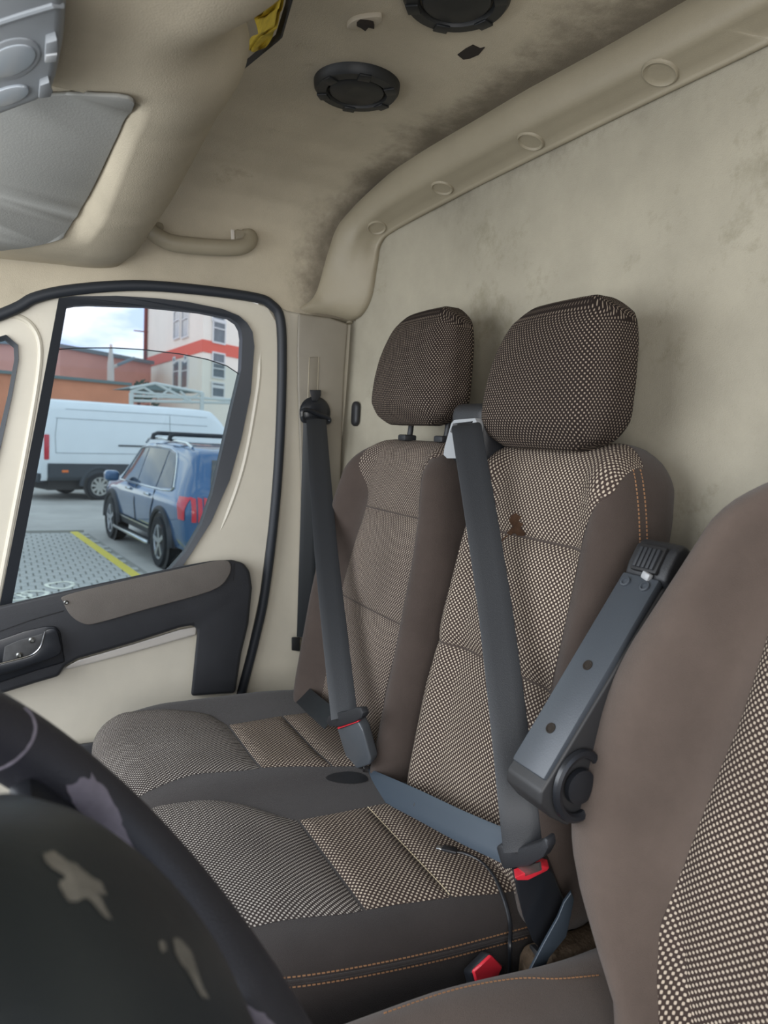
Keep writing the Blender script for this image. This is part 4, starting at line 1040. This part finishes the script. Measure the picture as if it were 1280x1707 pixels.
# ---- blue SUV
hv = V((-.0995, .995, 0)); rt_ = V((.995, .0995, 0)); rear_ax = V((2.03, 10.08, 0))+rt_*.82; ctr = rear_ax+hv*1.37
suv = empty('parked_suv', ctr, 'blue estate car with roof bars parked outside the window', 'car', rot=math.atan2(hv.y, hv.x), local=True)
st = [(-2.40, .50, .86, .98, .74, .76, .60), (-2.34, .36, .95, 1.14, .88, .90, .74), (-2.24, .31, 1.00, 1.27, .92, .94, .74), (-2.05, .30, 1.03, 1.52, .935, .955, .70), (-1.85, .30, 1.03, 1.645, .94, .96, .69), (-1.3, .30, 1.03, 1.69, .94, .96, .70), (-.5, .30, 1.02, 1.71, .94, .96, .71), (.1, .30, 1.01, 1.70, .94, .96, .71),
      (.55, .30, 1.0, 1.62, .94, .96, .71), (.95, .30, 1.0, 1.40, .94, .96, .73), (1.3, .30, .99, 1.14, .94, .95, .80), (1.7, .30, .96, 1.05, .94, .94, .78), (2.1, .32, .90, .98, .90, .90, .72), (2.32, .38, .78, .86, .80, .80, .62), (2.42, .46, .66, .72, .64, .64, .5)]
def ring(r_):
    x, zl, zb, zt, wl, wb, wt = r_
    h = [(0, zl), (wl*.80, zl), (wl*.96, zl+.06), (wl, zl+.2), (wb, (zl+zb)/2+.1), (wb*1.0, zb-.08), (wb*.965, zb), (wt+(wb-wt)*.22, zb+(zt-zb)*.70), (wt, zt-.05*min(1, (zt-zb)/.3)), (wt*.86, zt-.008), (wt*.5, zt+.01), (0, zt+.014)]
    return [(-y, z) for y, z in h]+[(y, z) for y, z in h[-2:0:-1]]
body = loft_body('body', st, ring, 'suv_blue', suv); SB = BVHTree.FromPolygons([v.co for v in body.data.vertices], [list(p.vertices) for p in body.data.polygons])
for sg in (1, -1):
    dv = (0, -sg, 0)
    for nm, cs in (('front_window', ((.98, 1.06), (.02, 1.07), (.02, 1.60), (.46, 1.57))), ('rear_window', ((-.04, 1.07), (-.98, 1.08), (-.98, 1.60), (-.04, 1.605))), ('quarter_window', ((-1.03, 1.08), (-1.66, 1.12), (-1.36, 1.55), (-1.03, 1.595)))):
        quadpatch(nm, SB, cs, dv, 'suv_glass', suv)
    def sp3(pts):
        o = []
        for x, z in pts:
            h = SB.ray_cast(V((x, sg*6, z)), V(dv)); o.append((h[0] if h[0] is not None else V((x, sg*.9, z)))-V(dv)*.008)
        return o
    tube('window_trim', sp3([(1.05, 1.04), (.5, 1.045), (-.5, 1.055), (-1.3, 1.065), (-1.68, 1.09), (-1.74, 1.13), (-1.62, 1.28), (-1.46, 1.47), (-1.34, 1.57), (-1.05, 1.62), (-.4, 1.632), (.0, 1.625), (.48, 1.585), (.8, 1.36), (1.05, 1.04)]), .014, 'suv_chrome', suv, 6)
    quadpatch('lower_cladding', SB, ((1.02, .32), (-.92, .32), (-.92, .50), (1.02, .50)), dv, 'suv_cladding', suv, .012)
    quadpatch('door_strip', SB, ((.95, .46), (-.85, .46), (-.85, .49), (.95, .49)), dv, 'suv_chrome', suv, .022)
    abox('side_step', (-.95, sg*.99-.07, .26), (1.0, sg*.99+.05, .31), 'suv_chrome', suv, .015)
    for wx in (-1.37, 1.42):
        p = []
        for i in range(25):
            a = PI*i/24; p.append((wx+.47*math.cos(a), .34+.47*math.sin(a)))
        tube('wheel_arch', [V((x, sg*.945, z)) for x, z in p], .05, 'suv_cladding', suv, 8)
        lathe('arch_shadow', [(.44, 0), (.40, .004), (0, .004)], (wx, sg*.955, .38), (0, sg, 0), 'shade_dark', suv, 28)
        wheel_thing(suv, (wx, sg*.87, .355), .355, .25, sg, 'alloy', 'alloy', 5)
    for x in (.45, -.60): box('door_handle', (x-.02, sg*.972, .955), (x-.24, sg*.972, .955), (0, 0, 1), .04, .03, 'suv_chrome', suv, .01)
    tube('door_gap', sp3([(-.02, 1.04), (-.02, .8), (-.03, .5)]), .006, 'shade_dark', suv, 5); tube('door_gap', sp3([(-.98, 1.04), (-1.02, .9), (-.88, .7), (-.85, .5)]), .006, 'shade_dark', suv, 5)
    mi = rbox('mirror', (.78, min(sg*.98, sg*1.20), 1.02), (.98, max(sg*.98, sg*1.20), 1.19), .06, (8, 8, 8), 'suv_blue', suv)
    quadpatch('side_tail_lamp', SB, ((-2.14, .76), (-2.31, .76), (-2.31, 1.05), (-2.06, 1.05)), dv, 'tail_red', suv, .01)
    for k in range(3):
        y0 = sg*(.86-.075*k); quadpatch('tail_lamp', SB, ((y0, .74), (y0-sg*.055, .74), (y0-sg*.055, 1.04), (y0, 1.06)), (1, 0, 0), 'tail_red', suv, .02, 6, 'rear')
    for k in range(2):
        y0 = sg*(.60-.085*k); quadpatch('tail_lamp', SB, ((y0, .74), (y0-sg*.06, .74), (y0-sg*.06, 1.03), (y0, 1.03)), (1, 0, 0), 'tail_red', suv, .02, 6, 'rear')
    tube('roof_rail', [(-1.7, sg*.64, 1.66), (-1.5, sg*.655, 1.72), (-.4, sg*.66, 1.755), (.3, sg*.66, 1.735), (.5, sg*.65, 1.67)], .02, 'suv_chrome', suv, 8)
for x in (.0, -.85):
    tube('roof_bar', [(x, -.70, 1.73), (x, -.68, 1.80), (x, -.62, 1.825), (x, .62, 1.825), (x, .68, 1.80), (x, .70, 1.73)], .032, 'suv_cladding', suv, 8)
quadpatch('rear_screen', SB, ((.62, 1.12), (-.62, 1.12), (-.50, 1.52), (.50, 1.52)), (1, 0, 0), 'suv_glass', suv, .012, 10, 'rear')
quadpatch('bumper_insert', SB, ((.7, .40), (-.7, .40), (-.74, .58), (.74, .58)), (1, 0, 0), 'suv_cladding', suv, .012, 10, 'rear')
quadpatch('skid_plate', SB, ((.62, .52), (-.62, .52), (-.64, .60), (.64, .60)), (1, 0, 0), 'suv_chrome', suv, .02, 10, 'rear')
# ---- white van
va = math.radians(20); vh = V((math.cos(va), math.sin(va), 0)); vl = V((-math.sin(va), math.cos(va), 0))
vc = V((2.133, 19.64, 0))+vl*.93+vh*2.0
van = empty('white_van', vc, 'long white delivery van parked behind the blue car', 'van', rot=va, local=True)
sv = [(-3.38, .55, 2.34, .93, .78), (-3.34, .50, 2.42, .98, .84), (-3.16, .50, 2.47, 1.0, .86), (0, .5, 2.49, 1.0, .86), (1.2, .5, 2.48, 1.0, .86), (1.55, .5, 2.36, 1.0, .84), (1.95, .5, 1.95, 1.0, .84), (2.25, .5, 1.45, 1.0, .86), (2.7, .5, 1.15, .96, .78), (3.0, .5, .95, .84, .66)]
def vring(r_):
    x, zl, zt, wl, wt = r_
    h = [(0, zl), (wl*.95, zl), (wl, zl+.08), (wl, zl+(zt-zl)*.35), (wl*.995, zl+(zt-zl)*.55), (wl*.95, zl+(zt-zl)*.86), (wt+.03, zt-.06), (wt*.92, zt-.01), (wt*.5, zt+.01), (0, zt+.015)]
    return [(-y, z) for y, z in h]+[(y, z) for y, z in h[-2:0:-1]]
vb_ = loft_body('body', sv, vring, 'van_white', van); VB = BVHTree.FromPolygons([v.co for v in vb_.data.vertices], [list(p.vertices) for p in vb_.data.polygons])
quadpatch('lower_cladding', VB, ((-3.30, .50), (2.2, .50), (2.2, .92), (-3.30, .92)), (0, 1, 0), 'van_black', van, .02, 10)
abox('under_frame', (-3.2, -.8, .25), (2.5, .8, .52), 'shade_dark', van, .02)
def vs3(pts, off=.006):
    o = []
    for x, z in pts:
        h = VB.ray_cast(V((x, -6, z)), V((0, 1, 0))); o.append((h[0] if h[0] is not None else V((x, -1, z)))-V((0, off, 0)))
    return o
for pts, r_ in (([(-3.1, 1.18), (-1.2, 1.19), (.6, 1.19)], .007), ([(-3.1, 2.02), (-1.0, 2.03), (1.2, 2.03)], .006), ([(-3.1, 1.18), (-3.12, 1.6), (-3.06, 2.02)], .006), ([(.0, 1.0), (.0, 1.6), (.0, 2.25)], .006), ([(-2.85, 2.25), (0, 2.28), (1.2, 2.27)], .006)):
    tube('panel_groove', vs3(resample(pts, 16)), r_, 'van_groove', van, 5)
tube('door_track', vs3(resample([(-1.5, 1.40), (1.0, 1.40)], 16)), .022, 'van_black', van, 6)
for wx in (-2.0, 1.9):
    pts = [V((wx+.46*math.cos(PI*i/20), -.99, .36+.46*math.sin(PI*i/20))) for i in range(21)]
    tube('wheel_arch', pts, .06, 'van_black', van, 8)
    lathe('arch_shadow', [(.42, 0), (.4, .01), (0, .01)], (wx, -1.0, .38), (0, -1, 0), 'shade_dark', van, 28)
    wheel_thing(van, (wx, -.95, .35), .35, .22, -1, 'van_hub', 'van_hub', 9)
    wheel_thing(van, (wx, .95, .35), .35, .22, 1, 'van_hub', 'van_hub', 9)
abox('tail_lamp', (-3.39, -1.01, 1.0), (-3.25, -.88, 1.62), 'tail_red', van, .03)
abox('tail_lamp', (-3.39, .88, 1.0), (-3.25, 1.01, 1.62), 'tail_red', van, .03)
abox('side_marker', (-2.96, -1.03, .70), (-2.80, -.99, .76), 'orange_lamp', van, .01)
abox('rear_bumper', (-3.50, -.92, .45), (-3.34, .92, .66), 'van_black', van, .03)
for y in (-.5, .5): abox('door_hinge', (-3.42, y-.42, 1.30), (-3.36, y-.36, 1.44), 'van_black', van, .01)

# ---- buildings
def wall_block(name, parent, base, d, length, depth, z0, z1, m):
    """solid block: base corner, direction d, depth to its left"""
    base, d = V(base), V(d).normalized(); n = V((-d.y, d.x, 0)); a = base; b = base+d*length; c = b+n*depth; e = a+n*depth
    vs = [V((p.x, p.y, z)) for z in (z0, z1) for p in (a, b, c, e)]
    return mk(name, vs, [(3, 2, 1, 0), (4, 5, 6, 7), (0, 1, 5, 4), (1, 2, 6, 5), (2, 3, 7, 6), (3, 0, 4, 7)], m, parent, angle=0)
Kc = at(338, 573, Y=45.); Kc.z = 0
Lc = CAM+ray(241, 604)*(62/ray(241, 604).y); Lc.z = 0
Rc = CAM+ray(520, 600)*(52/ray(520, 600).y); Rc.z = 0
tower = empty('office_block', Kc, 'tall cream building with red bands beyond the parked van', 'building')
dl = (Lc-Kc); dr_ = (Rc-Kc)
far = Lc+dr_
def fpoly(pts, z0, z1, m, nm, par):
    n = len(pts); vs = [V((p.x, p.y, z)) for z in (z0, z1) for p in pts]; return mk(nm, vs, [tuple(range(n))[::-1], tuple(range(n, 2*n))]+[(i, (i+1) % n, n+(i+1) % n, n+i) for i in range(n)], m, par, angle=0)
nl = V((-dl.y, dl.x, 0)).normalized(); nl = nl if nl.dot(CAM-Kc) > 0 else -nl
nr = V((-dr_.y, dr_.x, 0)).normalized(); nr = nr if nr.dot(CAM-Kc) > 0 else -nr
tw = fpoly([Lc, Kc, Rc, far], 0, 22, 'cream_render', 'walls', tower)
for z0, z1 in ((7.0, 7.75), (13.0, 13.8)):
    fpoly([Lc+nl*.08, Kc+nl*.08+nr*.08, Rc+nr*.08, far], z0-.3, z1-.3, 'red_band', 'red_band', tower)
def twin(face, x, y, w_, h_, split=True):
    """window at pixel centre on a face, w/h in metres"""
    n = nl if face == 'l' else nr; dd = (dl if face == 'l' else dr_).normalized(); d = ray(x, y); p = CAM+d*((Kc-CAM).dot(n)/d.dot(n))
    q = lambda a, b, o: p+dd*a+V((0, 0, b))+n*o
    o_ = [q(-w_/2, -h_/2, .10), q(w_/2, -h_/2, .10), q(w_/2, h_/2, .10), q(-w_/2, h_/2, .10)]; k = .1
    i_ = [q(-w_/2+k, -h_/2+k, .10), q(w_/2-k, -h_/2+k, .10), q(w_/2-k, h_/2-k, .10), q(-w_/2+k, h_/2-k, .10)]
    f = plate('window', o_, [i_], -n*.12, 'win_frame', tower)
    i2 = [r_-n*.04 for r_ in i_]; prism('pane', i2, [r_-n*.03 for r_ in i2], 'win_pane', f, 0)
    if split: box('glazing_bar', q(-w_/2+k, h_*.12, .09), q(w_/2-k, h_*.12, .09), (0, 0, 1), .07, .05, 'win_frame', f, 0)
for (x, y) in ((296, 541), (310, 538)): twin('l', x, y, 1.7, 2.0)
for (x, y) in ((295, 625), (309, 624)): twin('l', x, y, 1.7, 1.9)
for (x, y) in ((292, 601), (311, 598)): twin('l', x, y, .7, .5, False)
twin('r', 364, 553, 1.25, 1.5); twin('r', 363, 531, 1.25, .5, False); twin('r', 363, 597, 1.25, .7, False); twin('r', 363, 618, 1.25, 1.0); twin('r', 362, 641, 1.25, .3, False); twin('r', 362, 654, 1.25, .7, False)
mast = [CAM+ray(241, 640)*(61/ray(241, 640).y)]
mb0 = V((mast[0].x, mast[0].y, 0)); ms_o = empty('roof_mast', mb0, 'thin brown downpipe and mast at the cream building corner', 'mast')
tube('pipe', [mb0, mb0+V((0, 0, 20))], .14, 'mast_brown', ms_o, 8)
for z in (9.5, 12.0): box('bracket', mb0+V((-.9, 0, z)), mb0+V((.2, 0, z)), (0, 0, 1), .08, .08, 'mast_brown', ms_o, 0)
# pink hall and orange store
P0 = CAM+ray(100, 580)*(50/ray(100, 580).y); pz = P0.z
hall = empty('brick_hall', V((P0.x, P0.y, 0)), 'large pinkish hall with a flat roof far behind the van', 'building')
P1 = CAM+ray(252, 602)*(56/ray(252, 602).y)
a_ = V((P0.x-30, P0.y-22, 0)); b_ = V((P0.x, P0.y, 0)); c_ = V((P1.x, P1.y, 0))
fpoly([b_+V((-12, 4, 0)), b_, c_, c_+V((-8, 14, 0)), b_+V((-12, 24, 0))], 0, pz, 'pink_wall', 'walls', hall)
fpoly([b_+V((-12, 3.8, 0)), b_+V((0, -.2, 0)), c_+V((.2, -.2, 0)), c_+V((-8, 14.3, 0)), b_+V((-12, 24, 0))], pz, pz+.25, 'lamp_grey', 'roof_edge', hall)
O0 = CAM+ray(88, 630)*(32/ray(88, 630).y); O1 = CAM+ray(217, 643)*(33/ray(217, 643).y)
store = empty('store_building', V((O1.x, O1.y, 0)), 'low orange rendered building right behind the van roof', 'building')
dO = (O1-O0); dO.z = 0; dO.normalize(); s0 = V((O0.x, O0.y, 0))-dO*3
blk = wall_block('walls', store, s0, dO, (V((O1.x, O1.y, 0))-s0).length, 8, 0, (O0.z+O1.z)/2, 'orange_wall')
nO = V((dO.y, -dO.x, 0))
for (x0, x1) in ((86, 143), (159, 202)):
    qa = CAM+ray(x0, 668)*((s0-CAM).dot(nO)/ray(x0, 668).dot(nO)); qb = CAM+ray(x1, 668)*((s0-CAM).dot(nO)/ray(x1, 668).dot(nO))
    zt = (O0.z+O1.z)/2-.95
    bm = bmesh.new(); m0 = (qa+qb)/2; obox(bm, V((m0.x, m0.y, .1))+nO*.02, V((m0.x, m0.y, zt))+nO*.02, dO, (qb-qa).length, .12); from_bm('shutter', bm, 'shade_dark', store, 0)
box('roof_edge', V((s0.x, s0.y, (O0.z+O1.z)/2+.05)), V((O1.x, O1.y, (O0.z+O1.z)/2+.05)), (0, 0, 1), .12, .3, 'canopy_roof', store, 0)
# street lamp
L0_ = CAM+ray(186, 640)*(40/ray(186, 640).y)
lamp = empty('street_lamp', V((L0_.x, L0_.y, 0)), 'white street lamp post with a dark slanted lantern', 'street lamp')
def lpx(x, y): d = ray(x, y); return CAM+d*(40/d.y)
tp_ = lpx(185, 574)
tube('post', [V((L0_.x, L0_.y, 0)), V((tp_.x, tp_.y, lpx(185, 608).z)), V((tp_.x, tp_.y, tp_.z))], [.22, .17, .06], 'pole_white', lamp, 10)
tube('arm', [lpx(186, 613), lpx(196, 609)], .09, 'pole_white', lamp, 8)
box('lantern', lpx(195, 609), lpx(224, 597), (0, 0, 1), .16, .5, 'lamp_grey', lamp, .04)
# steel canopy
def kpx(x, y, Yd=26): d = ray(x, y); return CAM+d*(Yd/d.y)
can = empty('steel_canopy', V((kpx(300, 670).x, 26, 0)), 'open steel truss canopy between orange store and cream building', 'canopy')
ap = kpx(259, 639); l_ = kpx(217, 647); r_ = kpx(338, 655); lb_ = kpx(219, 661); rb_ = kpx(350, 672); dp = V((0, 3, 0))
prism('roof_sheet', [l_, ap, r_], [p+V((0, .0, .12))+dp*1.6 for p in (l_, ap, r_)], 'canopy_roof', can, 0)
for (a, b, r0) in ((l_, ap, .05), (ap, r_, .05), (kpx(217, 653), kpx(338, 664), .045), (kpx(222, 660), kpx(386, 666), .045), (kpx(219, 668), kpx(386, 672), .05), (ap, kpx(322, 672), .05), (kpx(217, 653), kpx(240, 646), .04), (kpx(240, 646), kpx(270, 664), .04), (kpx(285, 647), kpx(262, 664), .04), (kpx(300, 652), kpx(318, 668), .04), (kpx(335, 656), kpx(302, 670), .04), (kpx(336, 662), kpx(386, 670), .035)):
    tube('truss_bar', [a, b], r0, 'truss_white', can, 6)
for x in (219, 337):
    q = kpx(x, 655); tube('column', [V((q.x, q.y, 0)), q], .08, 'truss_white', can, 8)
# brick parapet strip of the cream building behind the canopy
# dark shrub by the hall corner
sb = kpx(232, 640, 35)
rnd = random.Random(3); parts = []
for k in range(160):
    c = V((sb.x+rnd.gauss(0, .45), sb.y+rnd.gauss(0, .3), rnd.uniform(.3, sb.z+.1))); a = V((rnd.gauss(0, 1), rnd.gauss(0, 1), rnd.gauss(0, 1))).normalized()*.22; b = a.orthogonal().normalized()*.12
    parts.append(([c-a, c+b, c+a, c-b], [(0, 1, 2, 3)]))
bush = empty('conifer', V((sb.x, sb.y, 0)), 'dark evergreen shrub between the hall and the canopy', 'shrub')
vs, fs = multi(parts); mk('foliage', vs, fs, 'leaf', bush, angle=0)
tube('trunk', [V((sb.x, sb.y, 0)), V((sb.x, sb.y, sb.z*.8))], .08, 'mast_brown', bush, 8)
